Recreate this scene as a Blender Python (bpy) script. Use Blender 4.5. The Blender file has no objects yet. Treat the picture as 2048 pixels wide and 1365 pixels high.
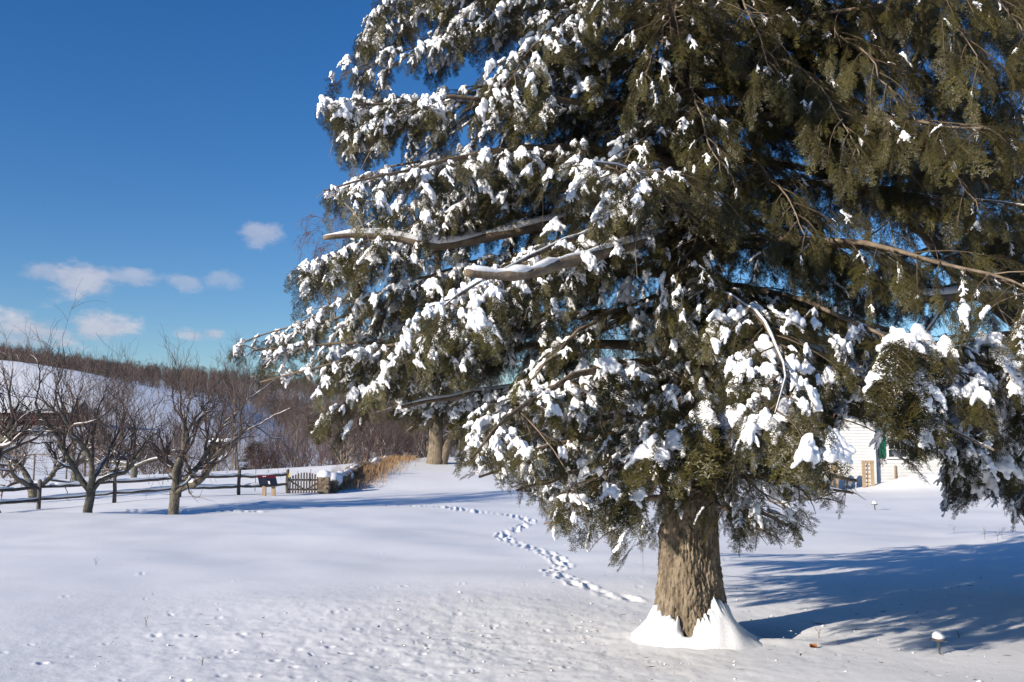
import bpy, math, random
import numpy as np
from mathutils import Vector, Matrix

# ------------------------------------------------------------------ camera, world, sun, exposure
SC = bpy.context.scene
COL = SC.collection
F = 1991.0                      # focal length in pixels of the 2048 px wide photograph
EYE = np.array([0.0, 0.0, 1.6])
PITCH = math.atan((900 - 682.5) / F)
cam_d = bpy.data.cameras.new('camera'); cam_d.sensor_width = 36; cam_d.lens = 36 * F / 2048
cam_d.clip_start = 0.05; cam_d.clip_end = 4000
cam = bpy.data.objects.new('camera', cam_d); COL.objects.link(cam)
cam.location = EYE; cam.rotation_euler = (math.radians(90) + PITCH, 0, 0)
SC.camera = cam

SUN_AZ = math.degrees(math.atan2(-0.80, -0.60))      # direction towards the sun (x, y)
SUN_EL = 18.5
sun_dir = Vector((-0.80 * math.cos(math.radians(SUN_EL)), -0.60 * math.cos(math.radians(SUN_EL)), math.sin(math.radians(SUN_EL))))
sd = bpy.data.lights.new('sun', 'SUN'); sd.energy = 5.0; sd.angle = math.radians(0.53); sd.color = (1.0, 0.905, 0.775)
so = bpy.data.objects.new('sun', sd); COL.objects.link(so)
so.rotation_euler = sun_dir.to_track_quat('Z', 'Y').to_euler(); so.location = (0, 0, 60)

cy = SC.cycles; cy.max_bounces = 4; cy.diffuse_bounces = 1; cy.glossy_bounces = 1; cy.transmission_bounces = 1; cy.transparent_max_bounces = 4; cy.use_light_tree = False; cy.use_denoising = True; cy.sample_clamp_indirect = 1.5; cy.use_adaptive_sampling = True; cy.adaptive_threshold = 0.01; cy.caustics_reflective = False; cy.caustics_refractive = False
SC.view_settings.view_transform = 'Standard'; SC.view_settings.look = 'None'
SC.view_settings.exposure = 0.5; SC.view_settings.gamma = 1.0; SC.view_settings.use_curve_mapping = False


def pix_dir(px, py):
    d = np.array([(px - 1024) / F, 1.0, (682.5 - py) / F])
    c, s = math.cos(PITCH), math.sin(PITCH)
    return np.array([d[0], d[1] * c - d[2] * s, d[1] * s + d[2] * c])


def at(px, py, Y):              # the point at depth Y (metres north of the camera) on a pixel's line of sight
    d = pix_dir(px, py)
    return EYE + d * (Y / d[1])


def project(P):                 # world points (n,3) -> pixel coordinates of the photograph
    P = np.atleast_2d(P) - EYE
    c, s = math.cos(PITCH), math.sin(PITCH)
    y = P[:, 1] * c + P[:, 2] * s; z = -P[:, 1] * s + P[:, 2] * c
    y = np.maximum(y, 0.2)
    return np.stack([1024 + F * P[:, 0] / y, 682.5 - F * z / y], 1)


world = bpy.data.worlds.new('World'); SC.world = world; world.use_nodes = True
wn = world.node_tree.nodes; wl = world.node_tree.links
for n in list(wn): wn.remove(n)
w_out = wn.new('ShaderNodeOutputWorld')
sky = wn.new('ShaderNodeTexSky'); sky.sky_type = 'NISHITA'; sky.sun_disc = False
sky.sun_elevation = math.radians(SUN_EL); sky.sun_rotation = math.atan2(sun_dir.x, sun_dir.y)
sky.altitude = 150; sky.air_density = 1.0; sky.dust_density = 0.15; sky.ozone_density = 2.2
hs = wn.new('ShaderNodeHueSaturation'); hs.inputs['Saturation'].default_value = 1.36; hs.inputs['Hue'].default_value = 0.507; hs.inputs['Value'].default_value = 1.0
wl.new(sky.outputs[0], hs.inputs['Color'])
bg = wn.new('ShaderNodeBackground'); bg.inputs[1].default_value = 0.084
tint = wn.new('ShaderNodeMix'); tint.data_type = 'RGBA'; tint.blend_type = 'MULTIPLY'; tint.inputs[0].default_value = 1.0
tint.inputs[7].default_value = (0.90, 0.98, 1.12, 1)
wl.new(hs.outputs[0], tint.inputs[6]); wl.new(tint.outputs[2], bg.inputs[0])
# small fair-weather clouds low over the hills
tc = wn.new('ShaderNodeTexCoord')
nz = wn.new('ShaderNodeTexNoise'); nz.inputs['Scale'].default_value = 26; nz.inputs['Detail'].default_value = 7; nz.inputs['Roughness'].default_value = 0.6
mp = wn.new('ShaderNodeMapping'); mp.inputs['Scale'].default_value = (1, 1, 2.0)
wl.new(tc.outputs['Generated'], mp.inputs[0]); wl.new(mp.outputs[0], nz.inputs['Vector'])


def wmath(op, a, b=None):
    m = wn.new('ShaderNodeMath'); m.operation = op
    for i, v in enumerate((a, b)):
        if v is None: continue
        if isinstance(v, (int, float)): m.inputs[i].default_value = v
        else: wl.new(v, m.inputs[i])
    return m.outputs[0]


def cloud_mask(direction, a, b, strength):
    d = Vector(direction).normalized()
    right = d.cross(Vector((0, 0, 1))).normalized(); up = right.cross(d)
    dots = []
    for v in (right / a, up / b, d):
        n = wn.new('ShaderNodeVectorMath'); n.operation = 'DOT_PRODUCT'
        wl.new(tc.outputs['Generated'], n.inputs[0]); n.inputs[1].default_value = v
        dots.append(n.outputs['Value'])
    r2 = wmath('ADD', wmath('MULTIPLY', dots[0], dots[0]), wmath('MULTIPLY', dots[1], dots[1]))
    base = wmath('SUBTRACT', 1.0, wmath('SQRT', r2))
    val = wmath('ADD', base, wmath('MULTIPLY', wmath('SUBTRACT', nz.outputs['Fac'], 0.5), 2.2))
    mr = wn.new('ShaderNodeMapRange'); mr.interpolation_type = 'SMOOTHSTEP'
    mr.inputs['From Min'].default_value = 0.05; mr.inputs['From Max'].default_value = 0.75; mr.inputs['To Max'].default_value = strength
    wl.new(val, mr.inputs['Value'])
    front = wmath('GREATER_THAN', dots[2], 0.2)
    return wmath('MULTIPLY', mr.outputs[0], front)


clouds = [((165, 558), 95, 52, .72), ((100, 548), 90, 30, .5), ((250, 556), 95, 26, .5), ((365, 566), 50, 22, .42), ((445, 560), 55, 26, .36),
          ((520, 472), 58, 36, .5), ((60, 668), 140, 54, .85), ((200, 658), 95, 42, .8), ((-60, 660), 140, 60, .8), ((385, 671), 42, 19, .7), ((425, 669), 40, 17, .65),
          ((-420, 560), 140, 50, .6), ((-700, 640), 180, 70, .7), ((2500, 600), 160, 60, .6), ((3000, 660), 220, 70, .7)]
tot = None
for (p, a, b, s) in clouds:
    m = cloud_mask(pix_dir(*p), .88 * a / F, .88 * b / F, .85 * s)
    tot = m if tot is None else wmath('MAXIMUM', tot, m)
cb = wn.new('ShaderNodeBackground'); cb.inputs[1].default_value = 1.0
cr = wn.new('ShaderNodeMapRange'); cr.inputs['From Min'].default_value = 0.35; cr.inputs['From Max'].default_value = 0.65
wl.new(nz.outputs['Fac'], cr.inputs['Value'])
cm = wn.new('ShaderNodeMix'); cm.data_type = 'RGBA'
cm.inputs[6].default_value = (0.33, 0.34, 0.42, 1); cm.inputs[7].default_value = (0.52, 0.49, 0.52, 1)
wl.new(cr.outputs[0], cm.inputs[0]); wl.new(cm.outputs[2], cb.inputs[0])
mx = wn.new('ShaderNodeMixShader')
wl.new(tot, mx.inputs[0]); wl.new(bg.outputs[0], mx.inputs[1]); wl.new(cb.outputs[0], mx.inputs[2])
wl.new(mx.outputs[0], w_out.inputs[0])

# ------------------------------------------------------------------ helpers
rng = np.random.default_rng(7)


def hash2(ix, iy, seed):
    h = (ix.astype(np.int64) * 374761393 + iy.astype(np.int64) * 668265263 + seed * 1442695041) & 0xffffffff
    h = ((h ^ (h >> 13)) * 1274126177) & 0xffffffff
    return ((h ^ (h >> 16)) & 0xffff) / 65535.0


def noise2(x, y, seed=0):       # smooth value noise, -1..1
    ix = np.floor(x); iy = np.floor(y); fx = x - ix; fy = y - iy
    fx = fx * fx * (3 - 2 * fx); fy = fy * fy * (3 - 2 * fy)
    ix = ix.astype(np.int64); iy = iy.astype(np.int64)
    a = hash2(ix, iy, seed); b = hash2(ix + 1, iy, seed); c = hash2(ix, iy + 1, seed); d = hash2(ix + 1, iy + 1, seed)
    return 2 * ((a * (1 - fx) + b * fx) * (1 - fy) + (c * (1 - fx) + d * fx) * fy) - 1


def fbm(x, y, octv=4, seed=0):
    s = 0; a = 1.0
    for i in range(octv):
        s = s + a * noise2(x * 2 ** i, y * 2 ** i, seed + i); a *= 0.5
    return s


class MB:                       # collects quads and triangles, builds ONE mesh
    def __init__(self): self.v = []; self.q = []; self.t = []; self.n = 0; self.qm = []; self.tm = []
    def add(self, v, q=None, t=None, m=0):
        v = np.asarray(v, float).reshape(-1, 3)
        if q is not None and len(q): q = np.asarray(q, np.int64).reshape(-1, 4); self.q.append(q + self.n); self.qm.append(np.full(len(q), m))
        if t is not None and len(t): t = np.asarray(t, np.int64).reshape(-1, 3); self.t.append(t + self.n); self.tm.append(np.full(len(t), m))
        self.v.append(v); self.n += len(v)
        return self
    def box(self, c, s, rz=0.0, m=0, taper=1.0):
        x, y, z = s[0] / 2, s[1] / 2, s[2] / 2
        v = np.array([[-x, -y, -z], [x, -y, -z], [x, y, -z], [-x, y, -z], [-x * taper, -y * taper, z], [x * taper, -y * taper, z], [x * taper, y * taper, z], [-x * taper, y * taper, z]])
        R = np.array([[math.cos(rz), -math.sin(rz), 0], [math.sin(rz), math.cos(rz), 0], [0, 0, 1]])
        self.add(v @ R.T + np.asarray(c), [[3, 2, 1, 0], [4, 5, 6, 7], [0, 1, 5, 4], [1, 2, 6, 5], [2, 3, 7, 6], [3, 0, 4, 7]], m=m); return self
    def beam(self, a, b, w, h, m=0):      # a bar from a to b, w wide (sideways), h high
        a = np.asarray(a, float); b = np.asarray(b, float); d = b - a; d /= np.linalg.norm(d)
        up = np.array([0, 0, 1.0]) if abs(d[2]) < 0.95 else np.array([0, 1.0, 0])
        s = np.cross(d, up); s /= np.linalg.norm(s); u = np.cross(s, d)
        k = [(-1, -1), (1, -1), (1, 1), (-1, 1)]
        v = [p + s * (i * w / 2) + u * (j * h / 2) for p in (a, b) for i, j in k]
        self.add(v, [[0, 1, 2, 3], [7, 6, 5, 4], [0, 4, 5, 1], [1, 5, 6, 2], [2, 6, 7, 3], [3, 7, 4, 0]], m=m); return self
    def tube(self, P, R, k=6, m=0, cap=True):
        v, q, t = tube_arrays(np.asarray(P, float), np.asarray(R, float), k, cap)
        self.add(v, q, t, m); return self
    def build(self, name, mats, parent=None, smooth=True, loc=None):
        o = bpy.data.objects.new(name, self.mesh(name, mats, smooth)); COL.objects.link(o)
        if loc is not None: o.location = loc
        if parent is not None: o.parent = parent
        return o
    def mesh(self, name, mats, smooth=True):
        me = bpy.data.meshes.new(name)
        v = np.concatenate(self.v) if self.v else np.zeros((0, 3))
        q = np.concatenate(self.q) if self.q else np.zeros((0, 4), np.int64)
        t = np.concatenate(self.t) if self.t else np.zeros((0, 3), np.int64)
        me.vertices.add(len(v)); me.vertices.foreach_set('co', v.astype(np.float32).ravel())
        idx = np.concatenate([q.ravel(), t.ravel()]); me.loops.add(len(idx)); me.loops.foreach_set('vertex_index', idx.astype(np.int32))
        st = np.concatenate([np.arange(len(q)) * 4, len(q) * 4 + np.arange(len(t)) * 3])
        me.polygons.add(len(st)); me.polygons.foreach_set('loop_start', st.astype(np.int32))
        mi = np.concatenate(self.qm + self.tm) if (self.qm or self.tm) else np.zeros(0)
        me.polygons.foreach_set('material_index', mi.astype(np.int32))
        me.polygons.foreach_set('use_smooth', np.full(len(st), smooth))
        for mm in (mats if isinstance(mats, (list, tuple)) else [mats]): me.materials.append(mm)
        me.update(calc_edges=True); me.validate()
        return me


_ring_cache = {}
def tube_arrays(P, R, k, cap):
    n = len(P)
    T = np.gradient(P, axis=0); T /= np.maximum(np.linalg.norm(T, axis=1, keepdims=True), 1e-9)
    ref = np.array([0, 0, 1.0]) if abs(T[0, 2]) < 0.9 else np.array([1.0, 0, 0])
    N = np.empty_like(P); nv = np.cross(T[0], ref); nv /= np.linalg.norm(nv)
    for i in range(n):
        nv = nv - T[i] * nv.dot(T[i]); nv = nv / max(np.linalg.norm(nv), 1e-9); N[i] = nv
    B = np.cross(T, N)
    a = np.arange(k) * 2 * math.pi / k
    V = P[:, None] + R[:, None, None] * (np.cos(a)[None, :, None] * N[:, None] + np.sin(a)[None, :, None] * B[:, None])
    key = (n, k)
    if key not in _ring_cache:
        i = np.arange(n - 1)[:, None] * k; j = np.arange(k)[None]; j2 = (j + 1) % k
        _ring_cache[key] = np.stack([i + j, i + j2, i + k + j2, i + k + j], -1).reshape(-1, 4)
    t = None
    V = V.reshape(-1, 3)
    if cap:
        V = np.concatenate([V, P[:1], P[-1:]]); c0 = n * k; c1 = c0 + 1; e = (n - 1) * k
        t = [[c0, (j + 1) % k, j] for j in range(k)] + [[c1, e + j, e + (j + 1) % k] for j in range(k)]
    return V, _ring_cache[key], t


def thing(name, loc, label, cat, group=None, rz=0):
    o = bpy.data.objects.new(name, None); COL.objects.link(o); o.location = loc; o.rotation_euler = (0, 0, rz)
    o.empty_display_size = 0.2
    return tag(o, label, cat, group)
def tag(o, label=None, cat=None, group=None, kind=None):
    for k, v in (('label', label), ('category', cat), ('group', group), ('kind', kind)):
        if v: o[k] = v
    return o


# ------------------------------------------------------------------ materials
def material(name, base, rough=0.8, var=None, scale=8.0, detail=6, bump=0.0, bscale=30.0, stretch=(1, 1, 1), rand=0.0, spec=0.3, coords='Object', bdist=0.02, trans=0.0):
    m = bpy.data.materials.new(name); m.use_nodes = True
    nt = m.node_tree; ns = nt.nodes; b = ns['Principled BSDF']
    b.inputs['Roughness'].default_value = rough; b.inputs['Specular IOR Level'].default_value = spec
    b.inputs['Base Color'].default_value = (*base, 1)
    tcn = ns.new('ShaderNodeTexCoord'); mpn = ns.new('ShaderNodeMapping'); mpn.inputs['Scale'].default_value = stretch
    nt.links.new(tcn.outputs[coords], mpn.inputs[0])
    col = None
    if var is not None:
        n = ns.new('ShaderNodeTexNoise'); n.inputs['Scale'].default_value = scale; n.inputs['Detail'].default_value = detail; n.inputs['Roughness'].default_value = 0.62
        nt.links.new(mpn.outputs[0], n.inputs['Vector'])
        r = ns.new('ShaderNodeMapRange'); r.inputs['From Min'].default_value = 0.32; r.inputs['From Max'].default_value = 0.68
        nt.links.new(n.outputs['Fac'], r.inputs['Value'])
        mxn = ns.new('ShaderNodeMix'); mxn.data_type = 'RGBA'; mxn.inputs[6].default_value = (*base, 1); mxn.inputs[7].default_value = (*var, 1)
        nt.links.new(r.outputs[0], mxn.inputs[0]); col = mxn.outputs[2]
    if rand > 0:
        oi = ns.new('ShaderNodeObjectInfo'); h = ns.new('ShaderNodeHueSaturation')
        rr = ns.new('ShaderNodeMapRange'); rr.inputs['To Min'].default_value = 1 - rand; rr.inputs['To Max'].default_value = 1 + rand
        nt.links.new(oi.outputs['Random'], rr.inputs['Value']); nt.links.new(rr.outputs[0], h.inputs['Value'])
        if col is not None: nt.links.new(col, h.inputs['Color'])
        else: h.inputs['Color'].default_value = (*base, 1)
        col = h.outputs[0]
    if col is not None: nt.links.new(col, b.inputs['Base Color'])
    if bump > 0:
        n2 = ns.new('ShaderNodeTexNoise'); n2.inputs['Scale'].default_value = bscale; n2.inputs['Detail'].default_value = 5
        nt.links.new(mpn.outputs[0], n2.inputs['Vector'])
        bp = ns.new('ShaderNodeBump'); bp.inputs['Strength'].default_value = bump; bp.inputs['Distance'].default_value = bdist
        nt.links.new(n2.outputs['Fac'], bp.inputs['Height']); nt.links.new(bp.outputs[0], b.inputs['Normal'])
    if trans > 0:
        tr = ns.new('ShaderNodeBsdfTranslucent'); ms = ns.new('ShaderNodeMixShader'); ms.inputs[0].default_value = trans
        if col is not None: nt.links.new(col, tr.inputs[0])
        else: tr.inputs[0].default_value = (*base, 1)
        nt.links.new(b.outputs[0], ms.inputs[1]); nt.links.new(tr.outputs[0], ms.inputs[2])
        nt.links.new(ms.outputs[0], ns['Material Output'].inputs[0])
    return m


M = {}
M['snow'] = material('snow', (0.87, 0.87, 0.88), 0.65, (0.83, 0.83, 0.84), 3.0, bump=0.35, bscale=45, bdist=0.01)
M['snow_pad'] = material('snow_pad', (0.89, 0.89, 0.90), 0.7, bump=0.3, bscale=60, bdist=0.006)
M['needle'] = material('needle', (0.023, 0.028, 0.007), 0.45, (0.070, 0.056, 0.013), 6.0, rand=0.5, spec=0.35)
M['needle_far'] = material('needle_far', (0.05, 0.055, 0.018), 0.6, (0.09, 0.085, 0.03), 3.0, rand=0.4)
M['twig'] = material('twig', (0.07, 0.05, 0.032), 0.85, (0.14, 0.105, 0.07), 12)
M['deadtwig'] = material('deadtwig', (0.10, 0.075, 0.05), 0.85, (0.26, 0.2, 0.15), 5)
M['bark'] = material('bark', (0.10, 0.074, 0.050), 0.95, (0.29, 0.235, 0.17), 16, bump=1.0, bscale=60, stretch=(1, 1, 0.3), bdist=0.02)
M['limb'] = material('limb', (0.10, 0.072, 0.05), 0.9, (0.24, 0.19, 0.14), 10, bump=0.5, bscale=40)
M['applebark'] = material('applebark', (0.06, 0.048, 0.038), 0.92, (0.21, 0.195, 0.15), 14, bump=0.9, bscale=24, bdist=.04)
M['appletwig'] = material('appletwig', (0.085, 0.06, 0.05), 0.9, (0.16, 0.12, 0.10), 4)
M['graybark'] = material('graybark', (0.12, 0.095, 0.075), 0.92, (0.24, 0.20, 0.16), 5)
M['browntwig'] = material('browntwig', (0.075, 0.055, 0.050), 0.9, (0.15, 0.115, 0.105), 2, rand=0.55)
M['redtwig'] = material('redtwig', (0.105, 0.06, 0.055), 0.9, (0.165, 0.105, 0.10), 2, rand=0.2)
M['oldwood'] = material('oldwood', (0.06, 0.052, 0.047), 0.9, (0.13, 0.11, 0.095), 12, bump=0.4, bscale=50, stretch=(1, 1, 0.3), rand=0.2)
M['postwood'] = material('postwood', (0.24, 0.17, 0.11), 0.85, (0.33, 0.25, 0.17), 12, bump=0.3, bscale=40, stretch=(1, 1, 0.2), rand=0.12)
M['newwood'] = material('newwood', (0.36, 0.25, 0.15), 0.8, (0.45, 0.33, 0.21), 9, bump=0.3, bscale=40, stretch=(1, 1, 0.2), rand=0.12)
M['white'] = material('white', (0.72, 0.72, 0.70), 0.6, (0.64, 0.64, 0.62), 3)
M['green'] = material('green', (0.008, 0.13, 0.085), 0.5)
M['glass'] = material('glass', (0.02, 0.024, 0.03), 0.08, spec=0.6)
M['stone'] = material('stone', (0.11, 0.085, 0.06), 0.95, (0.22, 0.17, 0.12), 8, bump=0.6, bscale=20, rand=0.25)
M['drygrass'] = material('drygrass', (0.26, 0.15, 0.075), 0.9, (0.42, 0.28, 0.16), 3)
M['barnred'] = material('barnred', (0.075, 0.015, 0.018), 0.9, (0.11, 0.025, 0.026), 2)
M['barnroof'] = material('barnroof', (0.5, 0.52, 0.54), 0.7, (0.66, 0.68, 0.7), 1.0)
M['dark'] = material('dark', (0.015, 0.014, 0.014), 0.7)
M['signred'] = material('signred', (0.09, 0.008, 0.014), 0.5)
M['signdark'] = material('signdark', (0.012, 0.016, 0.03), 0.4)
M['signprint'] = material('signprint', (0.62, 0.60, 0.58), 0.6)
M['signgreen'] = material('signgreen', (0.045, 0.055, 0.075), 0.5)
M['metal'] = material('metal', (0.07, 0.08, 0.08), 0.5, (0.11, 0.12, 0.12), 20)
M['copper'] = material('copper', (0.12, 0.10, 0.085), 0.5)
M['debris'] = material('debris', (0.07, 0.055, 0.03), 0.9, (0.16, 0.11, 0.06), 20)
M['leaf'] = material('leaf', (0.32, 0.13, 0.04), 0.7)
M['cedar'] = material('cedar', (0.03, 0.035, 0.018), 0.8, (0.06, 0.05, 0.03), 2, rand=0.3)
M['asphaltroof'] = material('asphaltroof', (0.09, 0.09, 0.095), 0.9)
M['yellow'] = material('yellow', (0.6, 0.45, 0.06), 0.6)


def snow_ground_material():
    m = bpy.data.materials.new('snow_ground'); m.use_nodes = True
    nt = m.node_tree; ns = nt.nodes; L = nt.links; b = ns['Principled BSDF']
    b.inputs['Roughness'].default_value = 0.6; b.inputs['Specular IOR Level'].default_value = 0.35
    g = ns.new('ShaderNodeNewGeometry')
    def noise(scale, det=5, rough=0.6):
        n = ns.new('ShaderNodeTexNoise'); n.inputs['Scale'].default_value = scale; n.inputs['Detail'].default_value = det; n.inputs['Roughness'].default_value = rough
        L.new(g.outputs['Position'], n.inputs['Vector']); return n.outputs['Fac']
    def mth(op, a, c):
        x = ns.new('ShaderNodeMath'); x.operation = op
        for i, v in enumerate((a, c)):
            if isinstance(v, (int, float)): x.inputs[i].default_value = v
            else: L.new(v, x.inputs[i])
        return x.outputs[0]
    # crusted patches are grainier than the wind-smoothed parts
    crust = ns.new('ShaderNodeMapRange'); crust.inputs['From Min'].default_value = 0.42; crust.inputs['From Max'].default_value = 0.62
    L.new(noise(0.35, 3), crust.inputs['Value'])
    fine = noise(28, 6, 0.7); mid = noise(5, 4); big = noise(1.1, 3)
    hgt = mth('ADD', mth('MULTIPLY', mid, 0.22), mth('ADD', mth('MULTIPLY', big, 0.3), mth('MULTIPLY', fine, mth('ADD', 0.12, mth('MULTIPLY', crust.outputs[0], 0.40)))))
    bp = ns.new('ShaderNodeBump'); bp.inputs['Strength'].default_value = 0.4; bp.inputs['Distance'].default_value = 0.022
    L.new(hgt, bp.inputs['Height']); L.new(bp.outputs[0], b.inputs['Normal'])
    mxn = ns.new('ShaderNodeMix'); mxn.data_type = 'RGBA'; mxn.inputs[6].default_value = (0.885, 0.885, 0.89, 1); mxn.inputs[7].default_value = (0.80, 0.795, 0.79, 1)
    L.new(mth('MULTIPLY', crust.outputs[0], fine), mxn.inputs[0]); L.new(mxn.outputs[2], b.inputs['Base Color'])
    return m


M['snow_ground'] = snow_ground_material()

# ------------------------------------------------------------------ terrain height
_cols = np.array([-1200, 0, 100, 200, 300, 400, 455, 560, 650, 790, 900, 1300, 1750, 2048, 3200], float)
_ang = np.arctan((_cols - 1024) / F)
_rows = np.array([0, 8, 16, 25, 29, 34, 39, 46, 55, 62, 75, 110, 150, 200, 280, 350, 420, 600, 800, 1500], float)
_Z = {  # height of the snow along each bearing
    -1200: [0, 0, 0, 0, -.35, -.40, -.4, -.2, .0, -.5, -2, -1, 2, 9, 24, 38, 44, 60, 50, 40],
    0:     [0, 0, 0, 0, -.34, -.38, -.4, -.2, .0, -.6, -2, -1.2, 2, 7.0, 20, 33, 36, 53, 46, 40],
    100:   [0, 0, 0, 0, -.33, -.33, -.35, -.1, .1, -.6, -2, -1.2, 2, 7.0, 19, 31, 34, 49, 42, 36],
    200:   [0, 0, 0, 0, -.31, -.27, -.25, .0, .15, -.6, -2, -1.5, 1.6, 6.2, 17.5, 27.6, 30, 45, 40, 34],
    300:   [0, 0, 0, 0, -.27, -.18, -.14, .1, .25, -.6, -2, -1.8, 1.1, 5.2, 15, 23.6, 27, 43, 40, 34],
    400:   [0, 0, 0, 0, -.18, -.12, -.06, .2, .38, -.5, -2, -2, .4, 4.0, 12, 20, 23, 42, 40, 34],
    455:   [0, 0, 0, 0, -.12, -.1, -.04, .24, .45, -.5, -2, -2.2, .0, 3.4, 10.5, 18.5, 21, 41.5, 40, 34],
    560:   [0, 0, 0, 0, -.06, -.1, -.08, .3, .58, -.4, -2, -2.6, -1, 1.6, 6, 10.2, 15, 37.5, 38, 32],
    650:   [0, 0, 0, 0, -.04, -.1, -.1, .35, .7, .2, -1.5, -3, -2, 0, 3, 7, 13, 34, 36, 30],
    790:   [0, 0, 0, 0, -.02, -.06, 0, .5, 1.12, 1.1, 0, -2, -2, -1, 2, 5, 11, 29, 30, 28],
    900:   [0, 0, 0, 0, 0, .02, .1, .45, .98, 1.15, .6, -1, -1.5, -1, 1, 4, 9, 24, 26, 24],
    1300:  [0, 0, 0, 0, 0, .05, .15, .5, .95, 1.2, 1.2, .5, 0, 0, 1, 3, 6, 12, 14, 14],
    1750:  [0, 0, 0, 0, 0, 0, -.05, .3, .8, 1.1, 1.2, .8, .5, .5, 1, 2, 4, 9, 10, 10],
    2048:  [0, 0, 0, 0.02, .1, .2, .35, .6, .9, 1.1, 1.2, .8, .5, .5, 1, 2, 4, 8, 9, 9],
    3200:  [0, 0, 0, 0.02, .1, .2, .35, .6, .9, 1.1, 1.2, .8, .5, .5, 1, 2, 4, 8, 9, 9]}
_ZT0 = np.array([_Z[int(c)] for c in _cols])
_fc = np.arange(-1200, 3201, 25.0)
_ZT = np.stack([np.interp(_fc, _cols, _ZT0[:, k]) for k in range(len(_rows))], 1)
_ker = np.exp(-(np.arange(-8, 9) * 25 / 70.0) ** 2); _ker /= _ker.sum()
_ZT = np.stack([np.convolve(np.pad(_ZT[:, k], 8, mode='edge'), _ker, 'valid') for k in range(len(_rows))], 1)
_cols = _fc; _ang = np.arctan((_cols - 1024) / F)
_slope = np.gradient(_ZT, _rows, axis=1)
for i in range(len(_cols)):     # flat where neighbours do not rise or fall steadily, so that nothing overshoots
    d = np.diff(_ZT[i]) / np.diff(_rows)
    for j in range(1, len(_rows) - 1):
        _slope[i, j] = 0 if d[j - 1] * d[j] <= 0 else 2 * d[j - 1] * d[j] / (d[j - 1] + d[j])
    _slope[i, 0] = 0; _slope[i, -1] = 0


def height(X, Y, rough=True):
    X = np.asarray(X, float); Y = np.asarray(Y, float)
    D = np.clip(Y, 0, 1490)
    ang = np.clip(np.arctan2(X, np.maximum(Y, 1e-3)), _ang[0], _ang[-1])
    k = np.clip(np.searchsorted(_rows, D, side='right') - 1, 0, len(_rows) - 2)
    h = _rows[k + 1] - _rows[k]; t = (D - _rows[k]) / h
    h00 = 2 * t**3 - 3 * t**2 + 1; h10 = t**3 - 2 * t**2 + t; h01 = -2 * t**3 + 3 * t**2; h11 = t**3 - t**2
    c = np.clip(np.searchsorted(_ang, ang, side='right') - 1, 0, len(_ang) - 2)
    u = (ang - _ang[c]) / (_ang[c + 1] - _ang[c]); u = np.clip(u, 0, 1)
    def prof(ci): return h00 * _ZT[ci, k] + h10 * h * _slope[ci, k] + h01 * _ZT[ci, k + 1] + h11 * h * _slope[ci, k + 1]
    z = prof(c) * (1 - u) + prof(c + 1) * u
    if rough:
        near = np.clip((70 - D) / 40, 0, 1)
        z = z + near * (0.045 * fbm(X / 3.1 + 7, Y / 3.1, 3, 3) - 0.01) + np.clip((D - 120) / 200, 0, 1) * .5 * fbm(X / 60, Y / 60, 3, 11)
        # drift banked against the house and mounds on the right lawn
        z = z + 0.62 * np.exp(-(((X - 16.2) / 2.6) ** 2 + ((Y - 38.6) / 1.5) ** 2)) + 0.28 * np.exp(-(((X - 9.6) / 1.6) ** 2 + ((Y - 16.5) / 1.5) ** 2))
        z = z + 0.30 * np.exp(-(((X - 11.2) / 1.2) ** 2 + ((Y - 36.6) / .7) ** 2)) + 0.22 * np.exp(-(((X - 4.6) / .9) ** 2 + ((Y - 6.3) / .6) ** 2))
    return z


def gz(x, y): return float(height(np.array([x]), np.array([y]))[0])


def on_ground(px, py, dmin=4, dmax=60):   # where a pixel's line of sight meets the snow
    d = pix_dir(px, py); d = d / d[1]
    Y = np.linspace(dmin, dmax, 4000); P = EYE + d * Y[:, None]
    below = P[:, 2] < height(P[:, 0], P[:, 1])
    i = int(np.argmax(below)) if below.any() else len(Y) - 1
    return P[i]


# animal / boot track across the snow
def smooth_path(pts, n):
    pts = np.asarray(pts, float); t = np.linspace(0, len(pts) - 1, n); i = np.clip(t.astype(int), 0, len(pts) - 2); f = (t - i)[:, None]
    p0 = pts[np.maximum(i - 1, 0)]; p1 = pts[i]; p2 = pts[i + 1]; p3 = pts[np.minimum(i + 2, len(pts) - 1)]
    return 0.5 * (2 * p1 + (p2 - p0) * f + (2 * p0 - 5 * p1 + 4 * p2 - p3) * f**2 + (3 * p1 - p0 - 3 * p2 + p3) * f**3)


trail_px = [(770, 1010), (850, 1013), (940, 1022), (1010, 1030), (1060, 1043), (1035, 1058), (1004, 1073), (1035, 1088), (1085, 1103), (1110, 1118), (1130, 1133), (1105, 1143), (1128, 1156), (1160, 1168), (1200, 1185), (1235, 1193), (1290, 1202)]
trail = smooth_path([on_ground(*p)[:2] for p in trail_px], 600)
trail_left = smooth_path([on_ground(*p)[:2] for p in [(240, 1020.5), (330, 1022), (430, 1022), (530, 1025)]], 300)
prints = []
for path, amp in ((trail, 1.0), (trail_left, .8)):
    seg = np.r_[0, np.cumsum(np.linalg.norm(np.diff(path, axis=0), axis=1))]
    s = 0.0; side = 1
    while s < seg[-1]:
        p = np.array([np.interp(s, seg, path[:, 0]), np.interp(s, seg, path[:, 1])]); p2 = np.array([np.interp(s + .05, seg, path[:, 0]), np.interp(s + .05, seg, path[:, 1])])
        d = p2 - p; d = d / max(np.linalg.norm(d), 1e-6); nn = np.array([-d[1], d[0]])
        prints.append((*(p + nn * side * rng.uniform(.02, .085)), *d, amp * rng.uniform(.35, .95))); side = -side; s += rng.uniform(.11, .24)
pocks = []
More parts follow.
